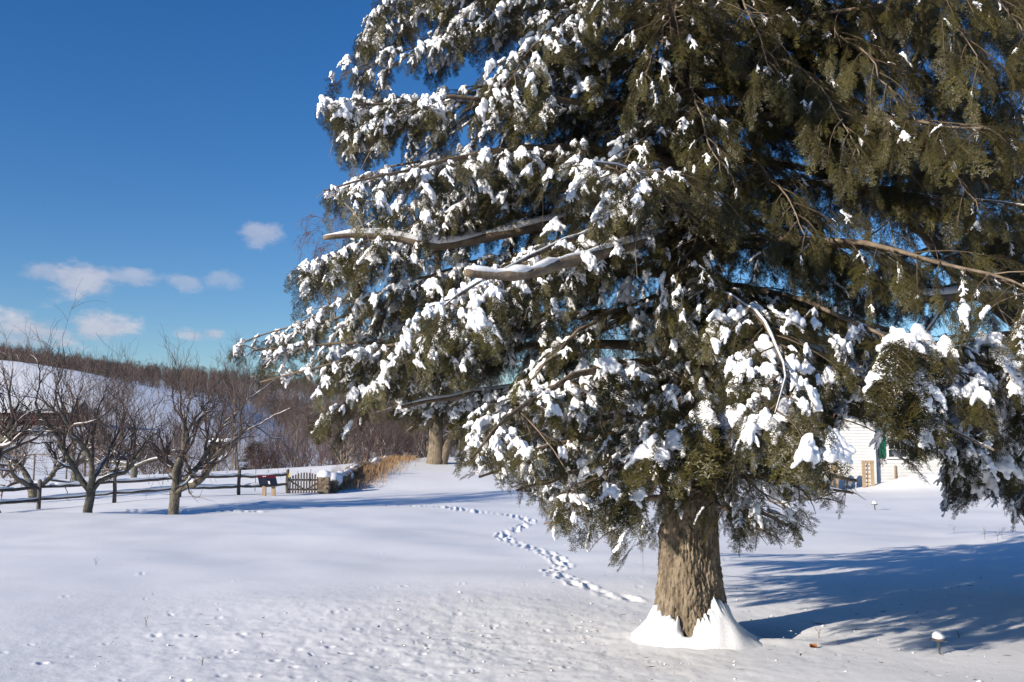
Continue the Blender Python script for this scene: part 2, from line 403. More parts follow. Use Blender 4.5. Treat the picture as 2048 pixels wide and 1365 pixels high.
for i in range(150):
    x, y = rng.uniform(-5.5, 6.5), rng.uniform(6.2, 16)
    if i < 90: x, y = rng.normal(-1.0, 1.8), rng.normal(8.6, 1.4)
    pocks.append((x, y, rng.uniform(.010, .034), rng.uniform(.006, .016)))
for (px, py) in ((482, 1270), (368, 1272), (312, 1272), (550, 1322), (660, 1296), (85, 1328)):
    g_ = on_ground(px, py); pocks.append((g_[0], g_[1], .032, .018))


def build_ground():
    dense = np.linspace(math.atan((-120 - 1024) / F), math.atan((2170 - 1024) / F), 760)
    extra = np.linspace(math.atan((760 - 1024) / F), math.atan((1320 - 1024) / F), 150)
    out1 = np.linspace(-math.pi, dense[0], 60)[:-1]; out2 = np.linspace(dense[-1], math.pi, 60)[1:]
    dense = dense[(dense < extra[0] - 8e-4) | (dense > extra[-1] + 8e-4)]
    A = np.concatenate([out1, np.linspace(extra[0], extra[-1], 330), dense, out2]); A.sort()
    yy = np.concatenate([np.arange(1420, 1000, -1.7)]); Dn = 1.6 * F / (yy - 900)
    D = np.concatenate([[0.02, .6, 1.4, 2.4, 3.4, 4.2, 5.0, 5.6], Dn, np.geomspace(Dn[-1] * 1.01, 62, 90)[0:], np.geomspace(63, 1480, 120)])
    R, AA = np.meshgrid(D, A, indexing='ij')
    X = R * np.sin(AA); Y = R * np.cos(AA)
    # inside the view the rows are lines of equal depth; behind the camera they are circles
    front = np.abs(AA) < math.radians(62)
    sc = np.where(front, 1 / np.maximum(np.cos(AA), .1), 1 / math.cos(math.radians(62)))
    X = X * sc; Y = Y * sc
    Z = height(X, Y)
    Z[Y < -5] = np.minimum(Z[Y < -5], 0.05)
    xr = X.ravel(); yr = Y.ravel(); zr = Z.ravel()
    near = np.where((R.ravel() < 45) & (np.abs(AA.ravel()) < .7))[0]
    xn, yn = xr[near], yr[near]; dz = np.zeros(len(near))
    # shallow trough along the track, then single prints with thrown-up rims
    for x, y, dx, dy, a in prints:
        w = np.where((np.abs(xn - x) < .6) & (np.abs(yn - y) < .6))[0]
        if not len(w): continue
        u = (xn[w] - x) * dx + (yn[w] - y) * dy; v = -(xn[w] - x) * dy + (yn[w] - y) * dx
        r = np.sqrt((u / .095) ** 2 + (v / .05) ** 2)
        big = 1.0 + max(0, y - 14) * .05
        dz[w] += a * big * (-.055 * np.exp(-(r ** 2) * 1.2) + .024 * np.exp(-((r - 1.75) / .45) ** 2) * (0.6 + .6 * noise2(xn[w] * 9, yn[w] * 9, 5)))
    dz = np.clip(dz, -.15, .09)
    for x, y, r0, dp in pocks:
        w = np.where((np.abs(xn - x) < r0 * 4) & (np.abs(yn - y) < r0 * 4))[0]
        if not len(w): continue
        r = np.hypot(xn[w] - x, yn[w] - y) / r0
        dz[w] += -dp * np.exp(-r ** 2) + dp * .35 * np.exp(-((r - 1.7) / .5) ** 2)
    # crust: small lumps in the wind-scoured part under the tree's lee
    cr = np.exp(-(((xn + .6) / 3.2) ** 2 + ((yn - 8.8) / 2.6) ** 2)) + .7 * np.exp(-(((xn - 4.5) / 2.5) ** 2 + ((yn - 12.5) / 3) ** 2))
    dz += np.clip(cr, 0, 1) * (.006 * fbm(xn * 9, yn * 9, 3, 21) + .010 * np.clip(noise2(xn * 5, yn * 5, 31) - .45, 0, 1))
    # wind scoop in the lee of the trunk
    dz += -.10 * np.exp(-(((xn - 2.2) / .45) ** 2 + ((yn - 9.35) / .3) ** 2)) + .03 * np.exp(-(((xn - 2.25) / .4) ** 2 + ((yn - 8.85) / .13) ** 2))
    zr[near] += dz
    n, k = R.shape
    i = np.arange(n - 1)[:, None] * k; j = np.arange(k - 1)[None]
    q = np.stack([i + j, i + k + j, i + k + j + 1, i + j + 1], -1).reshape(-1, 4)[:, ::-1]
    mb = MB().add(np.stack([xr, yr, zr], 1), q)
    o = mb.build('snow_ground', M['snow_ground']); tag(o, kind='structure'); o['label'] = 'snow covered ground rising to hills'
    return o


build_ground()

# ------------------------------------------------------------------ instancing by geometry nodes (foliage and snow of a crown, far wood)
_group_cache = {}
def scatter_group(protos, key):
    if key in _group_cache: return _group_cache[key]
    ng = bpy.data.node_groups.new('scatter_' + key, 'GeometryNodeTree')
    ng.interface.new_socket('Geometry', in_out='INPUT', socket_type='NodeSocketGeometry')
    ng.interface.new_socket('Geometry', in_out='OUTPUT', socket_type='NodeSocketGeometry')
    N = ng.nodes; L = ng.links
    gi = N.new('NodeGroupInput'); go = N.new('NodeGroupOutput')
    join = N.new('GeometryNodeJoinGeometry')
    for p in protos:
        oi = N.new('GeometryNodeObjectInfo'); oi.inputs['Object'].default_value = p
        g2 = N.new('GeometryNodeGeometryToInstance'); L.new(oi.outputs['Geometry'], g2.inputs[0]); L.new(g2.outputs[0], join.inputs[0])
    m2p = N.new('GeometryNodeMeshToPoints'); L.new(gi.outputs[0], m2p.inputs[0])
    ins = N.new('GeometryNodeInstanceOnPoints'); L.new(m2p.outputs[0], ins.inputs['Points']); L.new(join.outputs[0], ins.inputs['Instance'])
    ins.inputs['Pick Instance'].default_value = True
    def attr(name, typ):
        a = N.new('GeometryNodeInputNamedAttribute'); a.data_type = typ; a.inputs['Name'].default_value = name; return a.outputs[0]
    L.new(attr('pick', 'INT'), ins.inputs['Instance Index'])
    er = N.new('FunctionNodeEulerToRotation'); L.new(attr('rot', 'FLOAT_VECTOR'), er.inputs[0]); L.new(er.outputs[0], ins.inputs['Rotation'])
    L.new(attr('scl', 'FLOAT_VECTOR'), ins.inputs['Scale'])
    L.new(ins.outputs[0], go.inputs[0])
    _group_cache[key] = ng
    return ng


def scatter(name, pos, rot, scl, pick, protos, key, parent=None):
    me = bpy.data.meshes.new(name); n = len(pos)
    me.vertices.add(n); me.vertices.foreach_set('co', np.asarray(pos, np.float32).ravel())
    scl = np.asarray(scl, np.float32)
    if scl.ndim == 1: scl = np.repeat(scl[:, None], 3, 1)
    a = me.attributes.new('rot', 'FLOAT_VECTOR', 'POINT'); a.data.foreach_set('vector', np.asarray(rot, np.float32).ravel())
    a = me.attributes.new('scl', 'FLOAT_VECTOR', 'POINT'); a.data.foreach_set('vector', scl.ravel())
    a = me.attributes.new('pick', 'INT', 'POINT'); a.data.foreach_set('value', np.asarray(pick, np.int32))
    o = bpy.data.objects.new(name, me); COL.objects.link(o)
    md = o.modifiers.new('scatter', 'NODES'); md.node_group = scatter_group(protos, key)
    o['kind'] = 'stuff'
    if parent is not None: o.parent = parent
    return o


def frames_to_euler(fwd, roll):
    """fwd (n,3) unit vectors; local +X goes along fwd, local +Z stays as upright as it can, then a roll about X."""
    out = np.empty((len(fwd), 3))
    yaw = np.arctan2(fwd[:, 1], fwd[:, 0]); pitch = np.arcsin(np.clip(fwd[:, 2], -1, 1))
    out[:, 0] = roll; out[:, 1] = -pitch; out[:, 2] = yaw      # XYZ euler: roll, then pitch, then yaw
    return out


# ------------------------------------------------------------------ hemlock spray and snow prototypes (kept outside the scene)
def spray_layout(r, Lm=0.46):
    """twig polylines of one flat, drooping spray: list of (points, level)"""
    twigs = []
    def droop(p): q = p.copy(); rr = np.hypot(q[:, 0], q[:, 1]); q[:, 2] += -0.62 * rr ** 2 - .06 * rr; return q
    t = np.linspace(0, 1, 9); side0 = r.uniform(-.08, .08)
    main = np.stack([t * Lm, side0 * t ** 2 * Lm * 3 * .3, t * 0], 1)
    twigs.append((main, 0))
    ns = 7
    for i in range(ns):
        for s in (-1, 1):
            u = (i + (.5 if s > 0 else 0) + r.uniform(-.15, .15)) / ns
            if u < .06 or u > .97: continue
            b = np.array([np.interp(u, t, main[:, 0]), np.interp(u, t, main[:, 1]), 0])
            ln = Lm * (.50 * (1 - u) ** .8 + .07) * min(1, .35 + u * 2.2) * r.uniform(.7, 1.15); a = s * math.radians(r.uniform(42, 60))
            k = np.linspace(0, 1, 5); aa = a * (1 - .35 * k)
            x = np.cumsum(np.r_[0, np.cos(aa[1:])]) / 4 * ln; y = np.cumsum(np.r_[0, np.sin(aa[1:])]) / 4 * ln
            tw = b + np.stack([x, y, k * r.normal(0, .02)], 1); twigs.append((tw, 1))
            m = int(ln / .038)
            for j in range(1, m):
                for s2 in (-1, 1):
                    if r.random() < .38: continue
                    v = (j + r.uniform(-.2, .2)) / m
                    bb = np.array([np.interp(v, k, tw[:, c]) for c in range(3)]); l2 = ln * .38 * (1 - v * .75) * r.uniform(.6, 1.2)
                    a2 = a * (1 - .35 * v) + s2 * math.radians(r.uniform(40, 58))
                    e = bb + np.array([math.cos(a2), math.sin(a2), r.normal(0, .12)]) * l2
                    twigs.append((np.stack([bb, (bb + e) / 2 + r.normal(0, .002, 3), e]), 2))
    return [(droop(p), l) for p, l in twigs]


def make_spray(seed, spacing=.0165, nl=.032, nw=.0092):
    r = np.random.default_rng(seed); tw = spray_layout(r); mb = MB()
    for p, l in tw:
        if l < 2: mb.tube(p, np.linspace(.0034 if l == 0 else .0018, .0008, len(p)), 3, 1, cap=False)
        seg = np.linalg.norm(np.diff(p, axis=0), axis=1); cum = np.r_[0, np.cumsum(seg)]
        n = max(2, int(cum[-1] / spacing)); s = (np.arange(n) + r.random(n) * .6) / n * cum[-1]
        b = np.stack([np.interp(s, cum, p[:, c]) for c in range(3)], 1)
        d = np.stack([np.interp(np.minimum(s + .004, cum[-1]), cum, p[:, c]) - np.interp(np.maximum(s - .004, 0), cum, p[:, c]) for c in range(3)], 1)
        d /= np.maximum(np.linalg.norm(d, axis=1, keepdims=True), 1e-9)
        for sd in (-1, 1):
            side = np.stack([-d[:, 1], d[:, 0], d[:, 2] * 0], 1) * sd
            side /= np.maximum(np.linalg.norm(side, axis=1, keepdims=True), 1e-9)
            up = np.cross(d, side) * sd
            a = np.radians(r.uniform(45, 75, n))[:, None]; tl = r.normal(0.05, .28, n)[:, None]
            nd = d * np.cos(a) + (side * np.cos(tl) + up * np.sin(tl)) * np.sin(a)
            ln = (nl * r.uniform(.7, 1.2, n))[:, None]
            wv = np.cross(nd, up); wv /= np.maximum(np.linalg.norm(wv, axis=1, keepdims=True), 1e-9)
            tip = b + nd * ln; mid = b + nd * ln * .5
            V = np.stack([b, mid + wv * nw / 2, tip, mid - wv * nw / 2], 1).reshape(-1, 3)
            q = np.arange(n * 4).reshape(-1, 4); mb.add(V, q)
    return bpy.data.objects.new('spray_source', mb.mesh('spray', [M['needle'], M['twig']], False))


def blob_mesh(name, blobs, voxel, mat, smooth_it=6, seed=0, disp=.004):
    """union of ellipsoids (centre, semi-axes, yaw, pitch), melted together"""
    mb = MB(); import bmesh
    bm = bmesh.new(); bmesh.ops.create_icosphere(bm, subdivisions=2, radius=1.0)
    sv = np.array([v.co[:] for v in bm.verts]); st = np.array([[v.index for v in f.verts] for f in bm.faces]); bm.free()
    for c, ax, yaw, pitch in blobs:
        v = sv * np.asarray(ax)
        cp, sp = math.cos(pitch), math.sin(pitch); cy, sy = math.cos(yaw), math.sin(yaw)
        v = v @ np.array([[cp, 0, sp], [0, 1, 0], [-sp, 0, cp]]).T @ np.array([[cy, -sy, 0], [sy, cy, 0], [0, 0, 1]]).T
        mb.add(v + np.asarray(c), t=st)
    o = bpy.data.objects.new('tmp', mb.mesh('tmp', mat)); COL.objects.link(o)
    md = o.modifiers.new('r', 'REMESH'); md.mode = 'VOXEL'; md.voxel_size = voxel
    ms = o.modifiers.new('s', 'SMOOTH'); ms.iterations = smooth_it; ms.factor = .5
    dg = bpy.context.evaluated_depsgraph_get(); ev = o.evaluated_get(dg)
    me = bpy.data.meshes.new_from_object(ev); me.name = name
    bpy.data.objects.remove(o)
    co = np.empty(len(me.vertices) * 3, np.float32); me.vertices.foreach_get('co', co); co = co.reshape(-1, 3)
    nn = np.stack([noise2(co[:, 0] * 28 + seed, co[:, 1] * 28 + co[:, 2] * 23, 3), noise2(co[:, 1] * 28 + 9, co[:, 2] * 28 + co[:, 0] * 19 + seed, 4), noise2(co[:, 2] * 28 + 5, co[:, 0] * 26 - co[:, 1] * 21 + seed, 6)], 1)
    co += nn * disp; me.vertices.foreach_set('co', co.astype(np.float32).ravel())
    me.polygons.foreach_set('use_smooth', np.ones(len(me.polygons), bool)); me.materials.clear(); me.materials.append(mat); me.update()
    return me


def pad_thin(seed):             # snow lying along the twigs of a spray
    r = np.random.default_rng(seed); tw = spray_layout(np.random.default_rng(100 + seed % 6)); bl = []
    u0, u1 = r.uniform(.0, .25), r.uniform(.7, .98)
    keep = r.random(40)
    for n, (p, l) in enumerate(tw):
        if l > 1: continue
        if l == 1 and keep[n % 40] < .5: continue
        L_ = np.linalg.norm(p[-1] - p[0])
        if l == 1 and not (u0 < p[0, 0] / .46 < u1): continue
        a, b = (u0, u1) if l == 0 else (0.0, r.uniform(.65, .98))
        k = max(2, int(L_ * (b - a) / .03))
        for i in range(k):
            u = a + (b - a) * (i + .5) / k; f = u * (len(p) - 1); j = min(int(f), len(p) - 2)
            c = p[j] * (1 - f + j) + p[j + 1] * (f - j); d = p[j + 1] - p[j]
            w = r.uniform(.015, .030) * (1.2 if l == 0 else .95) * (1 - .35 * u)
            h = w * r.uniform(.7, 1.05)
            bl.append((c + np.array([0, 0, h * .75]), (.024, w, h), math.atan2(d[1], d[0]), -math.asin(d[2] / np.linalg.norm(d))))
    return blob_mesh('snow_pad', bl, .0075, M['snow_pad'], 5, seed, .005)


def pad_thick(seed):            # a heavy cushion of snow with a scalloped, drooping margin
    r = np.random.default_rng(seed); bl = []; z = lambda x, y: -.75 * (x * x + y * y) - .08 * math.hypot(x, y)
    half = r.uniform(.35, .8); L0 = r.uniform(.20, .36); n = r.integers(3, 6); lob = np.sort(r.uniform(-half, half, n)); ll = r.uniform(.65, 1.1, n) * L0; th = r.uniform(.030, .050)
    for i in range(70):
        a = r.uniform(-half, half); reach = max(l * math.exp(-((a - b) / .20) ** 2) for b, l in zip(lob, ll)); reach = max(reach, .45 * L0)
        q = r.random() ** .6; x, y = math.cos(a) * reach * q + .02, math.sin(a) * reach * q * 1.15
        w = r.uniform(.022, .036) * (1.1 - .35 * q); h = (th * (1.0 - .55 * q ** 2)) * r.uniform(.7, 1.1)
        bl.append(((x, y, z(x, y) + h * .45), (w * 1.15, w, h), a, 1.5 * q * reach))
    for i in range(r.integers(1, 4)):
        x, y = r.uniform(.04, .2), r.uniform(-.07, .07); w = r.uniform(.032, .055); bl.append(((x, y, z(x, y) + th * .8), (w * 1.2, w, w * .7), r.uniform(-.6, .6), .2))
    return blob_mesh('snow_pad', bl, .010, M['snow_pad'], 5, seed, .007)


SPRAYS = [make_spray(100 + i) for i in range(6)]
PADS_THIN = [bpy.data.objects.new('pad_source', pad_thin(s)) for s in range(6)]
PADS_THICK = [bpy.data.objects.new('pad_source', pad_thick(40 + s)) for s in range(7)]
PADS = PADS_THIN + PADS_THICK


def inside(poly, P):
    poly = np.asarray(poly, float); x, y = P[:, 0], P[:, 1]; res = np.zeros(len(P), bool)
    j = len(poly) - 1
    for i in range(len(poly)):
        xi, yi = poly[i]; xj, yj = poly[j]
        c = ((yi > y) != (yj > y)) & (x < (xj - xi) * (y - yi) / (yj - yi + 1e-9) + xi)
        res ^= c; j = i
    return res


def snow_on(mb, P, R, thick=0.9, seed=0, steep=.8):
    """a ridge of snow lying on top of a limb"""
    P = np.asarray(P, float); R = np.asarray(R, float); r = np.random.default_rng(seed)
    T = np.gradient(P, axis=0); T /= np.maximum(np.linalg.norm(T, axis=1, keepdims=True), 1e-9)
    flat = np.clip((steep - np.abs(T[:, 2])) / .3, 0, 1)
    s = np.arange(len(P)); w = flat * R * thick * (0.85 + .45 * noise2(s * .7 + seed, s * 0. + seed, 3))
    w[0] *= .4; w[-1] *= .3
    if w.max() < .002: return
    lo = 0
    for i in range(len(P) + 1):   # separate runs where the limb is flat enough to hold snow
        if i == len(P) or flat[i] < .05:
            if i - lo >= 3:
                Q = P[lo:i] + np.array([0, 0, 1]) * (R[lo:i] * .75 + w[lo:i] * .25)[:, None]
                mb.tube(Q, np.maximum(w[lo:i], .0015), 7)
            lo = i + 1


# ------------------------------------------------------------------ hemlock
def hemlock(name, base, H, R0, zlow, nlimb, seed, label, group=None, sub_step=.2, spray_gap=.16, sscale=1.0, keep=None, snow=None, lean=(0, 0),
            trunk_r=.30, explicit=(), trunk_mesh=None, clumps=0, dead=0, dens=None, low_len=.45, phi0=None, pad_scale=1.0, zpeak=2.4, limb_len=None, heavy=()):
    r = np.random.default_rng(seed)
    base = np.asarray(base, float)
    t = thing(name, base, label, 'tree', group)
    limbs = MB(); snowl = MB(); deadm = MB()
    def axis(z): return np.array([lean[0] * z, lean[1] * z, z])
    if trunk_mesh is None:
        zz = np.linspace(-.3, H, 30); k = np.clip(1 - zz / H, .02, 1)
        MB().tube(np.stack([lean[0] * zz, lean[1] * zz, zz], 1), trunk_r * k ** .8 * (1 + .5 * np.exp(-np.maximum(zz, 0) * 3)), 14).build('trunk', M['bark'], t)
    pos, fwd, roll, scl = [], [], [], []
    def put(p, d, s=1.0):
        pos.append(p); d = np.asarray(d, float); fwd.append(d / np.linalg.norm(d)); roll.append(r.normal(0, .38)); scl.append(s * r.uniform(.55, 1.2))
    def branchlets(path, L, start=.2, sublen=1.0):
        n = len(path); seg = np.r_[0, np.cumsum(np.linalg.norm(np.diff(path, axis=0), axis=1))]
        s = start * L; side = r.choice([-1, 1])
        while s < seg[-1]:
            u = s / seg[-1]; p = np.array([np.interp(s, seg, path[:, c]) for c in range(3)])
            p2 = np.array([np.interp(min(s + .05, seg[-1]), seg, path[:, c]) for c in range(3)]); p1 = np.array([np.interp(max(s - .05, 0), seg, path[:, c]) for c in range(3)])
            d = p2 - p1; d /= np.linalg.norm(d)
            yaw = math.atan2(d[1], d[0]) + side * math.radians(r.uniform(35, 65)); ls = sublen * r.uniform(.55, 1.15) * (1.05 - .62 * u)
            m = max(3, int(ls / .12)); k = np.linspace(0, 1, m + 1)
            pitch = math.asin(np.clip(d[2], -1, 1)) * .5 + r.normal(0, .12) - k * r.uniform(.25, .95)
            st = ls / m * np.stack([np.cos(pitch) * np.cos(yaw), np.cos(pitch) * np.sin(yaw), np.sin(pitch)], 1)
            q = p + np.r_[np.zeros((1, 3)), np.cumsum(st[1:], axis=0)]
            subs.append(q)
            sq = np.r_[0, np.cumsum(np.linalg.norm(np.diff(q, axis=0), axis=1))]; x = .08; sd = 1
            while x < sq[-1]:
                b = np.array([np.interp(x, sq, q[:, c]) for c in range(3)]); pc = np.interp(x, sq, pitch) + r.uniform(-.5, .22)
                yw = yaw + sd * math.radians(r.uniform(15, 60)); put(b, (math.cos(pc) * math.cos(yw), math.cos(pc) * math.sin(yw), math.sin(pc)), sscale)
                sd = -sd; x += spray_gap * r.uniform(.7, 1.3)
            put(q[-1], (math.cos(pitch[-1]) * math.cos(yaw), math.cos(pitch[-1]) * math.sin(yaw), math.sin(pitch[-1])), sscale)
            side = -side; s += sub_step * r.uniform(.6, 1.4)
        put(path[-1], path[-1] - path[-2], sscale)
    subs = []
    limb_paths = []
    for i in range(nlimb):
        f = (i + r.random()) / nlimb; z0 = zlow + (H * .97 - zlow) * f ** 1.25
        phi = (i * 2.39996 + r.normal(0, .25)) if phi0 is None else phi0(r, i)
        Rz = R0 * np.clip((H - z0) / (H - zpeak), 0.03, 1) ** .75 if z0 > zpeak else R0 * (low_len + (1 - low_len) * (z0 - zlow) / (zpeak - zlow))
        L = Rz * r.uniform(.78, 1.12)
        n = max(6, int(L / .2)); k = np.linspace(0, 1, n)
        wob = phi + .12 * np.sin(k * 3 + r.uniform(0, 6)) * k
        rise = r.uniform(.02, .22); drp = r.uniform(.28, .5)
        zz = z0 + L * (rise * k - drp * k ** 2 + .10 * k ** 4)
        p = axis(z0)[None] + np.stack([np.cos(wob) * L * k, np.sin(wob) * L * k, zz - z0], 1)
        limb_paths.append((p, L))
    for e, rad, foli in explicit:
        p = smooth_path(np.asarray(e) - base, 18); limb_paths.append((p, -1 if not foli else np.linalg.norm(p[-1] - p[0])))
        rr = np.linspace(rad[0], rad[1], len(p)) * (1 + .08 * r.normal(size=len(p)))
        if foli and keep is not None:
            g = keep(p + base, r); n = len(p) if g.all() else max(4, int(np.argmin(g)) - 1); limbs.tube(p[:n] + r.normal(0, .012, (n, 3)), rr[:n] * .5, 7, cap=False)
        else:
            lo_ = MB().tube(p, rr, 9).build('limb', M['limb'], t); sm_ = MB(); snow_on(sm_, p, rr, 1.05, len(limb_paths), .9)
            if sm_.n: sm_.build('limb_snow', M['snow'], lo_)
    nl = 0
    keepers = []
    for p, L in limb_paths:
        nl += 1
        if L < 0: continue
        before = len(pos); branchlets(p, L, .14, .30 * L ** .55 + .2)
        if nl <= nlimb:
            keepers.append((p, L))
    pos = np.array(pos); fwd = np.array(fwd); roll = np.array(roll); scl = np.array(scl)
    ok = np.ones(len(pos), bool)
    if keep is not None:
        tip = pos + fwd * (.46 * scl)[:, None]; tip[:, 2] -= .10 * scl
        ok &= keep(pos + base, r) & keep(tip + base, r) & keep((pos + tip) / 2 + base, r)
    if dens is not None: ok &= r.random(len(pos)) < dens(pos + base)
    pos, fwd, roll, scl = pos[ok], fwd[ok], roll[ok], scl[ok]
    nh = 0; hs_ = []
    if len(heavy):       # boughs bent down under big cushions of snow
        hp, hf, hsz = [], [], []
        for px, py, Y, wpx in heavy:
            c = at(px, py, Y) - base; away = c[:2] - axis(c[2])[:2]; away /= np.linalg.norm(away); yaw = math.atan2(away[1], away[0]) * .5 + math.radians(-100) * .5 + r.normal(0, .3)
            sz = wpx / F * Y / .27
            for k in range(4):
                yw = yaw + (0 if k == 0 else r.normal(0, .6)); pc = -r.uniform(.35, .75); f = np.array([math.cos(pc) * math.cos(yw), math.cos(pc) * math.sin(yw), math.sin(pc)])
                b = c - f * .16 * sz + (0 if k == 0 else r.normal(0, .05, 3) - np.array([0, 0, .02]))
                hp.append(b); hf.append(f); hsz.append(sz * (1.1 if k else .9)); hs_.append(sz if k == 0 else 0)
        nh = len(hp)
        pos = np.r_[pos, hp]; fwd = np.r_[fwd, hf]; roll = np.r_[roll, r.normal(0, .15, nh)]; scl = np.r_[scl, np.clip(hsz, .5, 1.1)]
    # woody limbs, clipped where the foliage ends
    for p, L in keepers:
        if keep is not None:
            g = keep(p + base, r); n = len(p) if g.all() else int(np.argmin(g))
            if n < 3: continue
            p2 = p[:n]
        else: p2 = p
        rr = ((.009 * L + .008) * (1 - np.linspace(0, 1, len(p))) ** 1.3 + .005)[:len(p2)]; p2 = p2 + np.c_[noise2(np.arange(len(p2)) * .9, np.full(len(p2), L * 7), 3), noise2(np.arange(len(p2)) * .9, np.full(len(p2), L * 9), 4), noise2(np.arange(len(p2)) * .9, np.full(len(p2), L * 5), 5)] * .035
        limbs.tube(p2, rr, 7, cap=False)
        if snow is not None and r.random() < .35: snow_on(snowl, p2, rr, .8, int(L * 100), .7)
    subm = MB()
    for q in subs:
        if keep is not None:
            g = keep(q + base, r)
            if not g.all(): continue
        subm.tube(q, np.linspace(.006, .002, len(q)) * max(1, sscale) ** .5, 4, cap=False)
    rot = frames_to_euler(fwd, roll)
    scatter('foliage', pos, rot, scl, r.integers(0, len(SPRAYS), len(pos)), SPRAYS, 'spray', t)
    tag(limbs.build('inner_limb', M['limb'], t), kind='stuff')
    tag(subm.build('branchlet', M['twig'], t), kind='stuff')
    if snow is not None:
        pr, thick, ps = snow(pos + base + fwd * (.2 * scl)[:, None])
        has = r.random(len(pos)) < pr
        isth = r.random(len(pos)) < thick
        pick = np.where(isth, 6 + r.integers(0, 7, len(pos)), r.integers(0, 6, len(pos)))
        s = scl * np.where(isth, r.uniform(.55, 1.15, len(pos)) * ps, r.uniform(.6, 1.1, len(pos)))
        s3 = np.stack([s, s * np.where(isth, r.uniform(.8, 1.1, len(pos)), 1), s * np.where(isth, r.uniform(.8, 1.3, len(pos)), r.uniform(1.1, 2.0, len(pos)))], 1) * pad_scale
        if nh:
            hv = np.array(hs_); z0 = len(pos) - nh; has[z0:] = hv > 0; isth[z0:] = True; pick[z0:] = 6 + np.arange(nh) // 4 % 7
            s3[z0:] = np.maximum(hv, .1)[:, None] * np.stack([r.uniform(.9, 1.1, nh), r.uniform(.9, 1.15, nh), r.uniform(1.0, 1.35, nh)], 1); s[z0:] = hv
        big = np.zeros(len(pos), bool)
        if clumps:      # the largest cushions, one object each
            px = project(pos + base); vis = has & isth & (px[:, 0] > 560) & (px[:, 0] < 2048) & (px[:, 1] > 0)
            dist = np.linalg.norm(pos + base - EYE, axis=1); score = np.where(vis, s / dist, 0)
            big[np.argsort(-score)[:clumps]] = True; big &= vis
            for i in np.where(big)[0]:
                o = bpy.data.objects.new('snow_clump', PADS[pick[i]].data); COL.objects.link(o); o.parent = t
                o.location = pos[i] + np.array([0, 0, .008]); o.rotation_euler = rot[i] * np.array([.4, 1, 1]); o.scale = s3[i]
        sel = has & ~big
        rs = rot.copy(); rs[:, 0] *= np.where(isth, .4, 1)
        scatter('snow_dusting', pos[sel] + np.array([0, 0, .010]), rs[sel], s3[sel], pick[sel], PADS, 'pad', t)
        if snowl.n: tag(snowl.build('limb_snow', M['snow'], t), kind='stuff')
    if dead:
        cand = [q for p, L in keepers for q in p[int(len(p) * .15):int(len(p) * .95)]]
        for i in range(dead):
            b = cand[r.integers(len(cand))]; ph = r.uniform(0, 6.28); ln = r.uniform(.35, 1.3); k = np.linspace(0, 1, 7)
            pit = r.uniform(-.4, .5) - k * r.uniform(.6, 2.0); yw = ph + k * r.normal(0, .5)
            st = ln / 6 * np.stack([np.cos(pit) * np.cos(yw), np.cos(pit) * np.sin(yw), np.sin(pit)], 1)
            q = b + np.r_[np.zeros((1, 3)), np.cumsum(st[1:], axis=0)]
            if keep is not None and not keep(q + base, r).all(): continue
            deadm.tube(q, np.linspace(r.uniform(.004, .0085), .0015, 7), 5, cap=False)
            for j in (2, 3, 4, 5):
                if r.random() < .6:
                    dd = r.normal(0, 1, 3); dd[2] -= .5; dd /= np.linalg.norm(dd); e = q[j] + dd * ln * r.uniform(.12, .35)
                    deadm.tube(np.stack([q[j], (q[j] + e) / 2 + r.normal(0, .012, 3), e]), np.array([.0028, .002, .001]), 4, cap=False)
        tag(deadm.build('dead_twig', M['deadtwig'], t), kind='stuff')
    return t


# --- silhouette of the near tree in the photograph: sprays that would hang outside it are pruned
CROWN = [(745, -400), (735, 0), (690, 110), (630, 215), (665, 290), (628, 395), (665, 450), (655, 505), (562, 540), (610, 640), (540, 672), (425, 680), (430, 715), (510, 775), (640, 770), (615, 850), (640, 885), (712, 880),
         (740, 820), (800, 850), (880, 880), (915, 945), (1030, 975), (1045, 1000), (1090, 1050), (1140, 1090), (1190, 1112), (1290, 1140), (1335, 1085), (1440, 1090), (1490, 1120), (1590, 1100), (1640, 1050),
         (1745, 985), (1700, 955), (1655, 900), (1690, 850), (1745, 845), (1790, 930), (1850, 935), (1900, 900), (2000, 900), (2300, 900), (2300, -400)]


def keep_main(P, r):
    px = project(P) + r.normal(0, 9, (len(P), 2))
    return (inside(CROWN, px) | (px[:, 1] < -300)) & (P[:, 1] > 4.2)


def gauss(px, cx, cy, a, b): return np.exp(-(((px[:, 0] - cx) / a) ** 2 + ((px[:, 1] - cy) / b) ** 2))


def line_gap(px, a, b, w):
    a = np.array(a, float); b = np.array(b, float); d = b - a; u = np.clip(((px - a) @ d) / (d @ d), 0, 1); return np.exp(-(np.linalg.norm(px - (a + u[:, None] * d), axis=1) / w) ** 2)


def dens_main(P):
    px = project(P); d = np.ones(len(P)); low_ = np.clip((P[:, 2] - .9) / .8, .55, 1); d *= low_
    for cx, cy, a, b, s in ((930, 190, 55, 110, .8), (1230, 655, 75, 70, .8), (1130, 640, 50, 60, .6), (1620, 660, 60, 45, .75), (1700, 430, 50, 60, .5), (1870, 440, 60, 50, .6), (1430, 700, 45, 70, .75), (1390, 1010, 70, 60, .45), (1560, 330, 60, 40, .4), (1700, 260, 50, 40, .4), (1260, 1000, 120, 50, .2), (1630, 950, 70, 60, .92), (1520, 985, 45, 40, .6), (1170, 960, 60, 45, .5)):
        d *= 1 - s * gauss(px, cx, cy, a, b)
    d *= 1 - .6 * line_gap(px, (1700, 380), (2030, 620), 30)
    d[px[:, 1] < -150] *= .25
    back = P[:, 1] > 10.2; d[back] *= .5
    return d


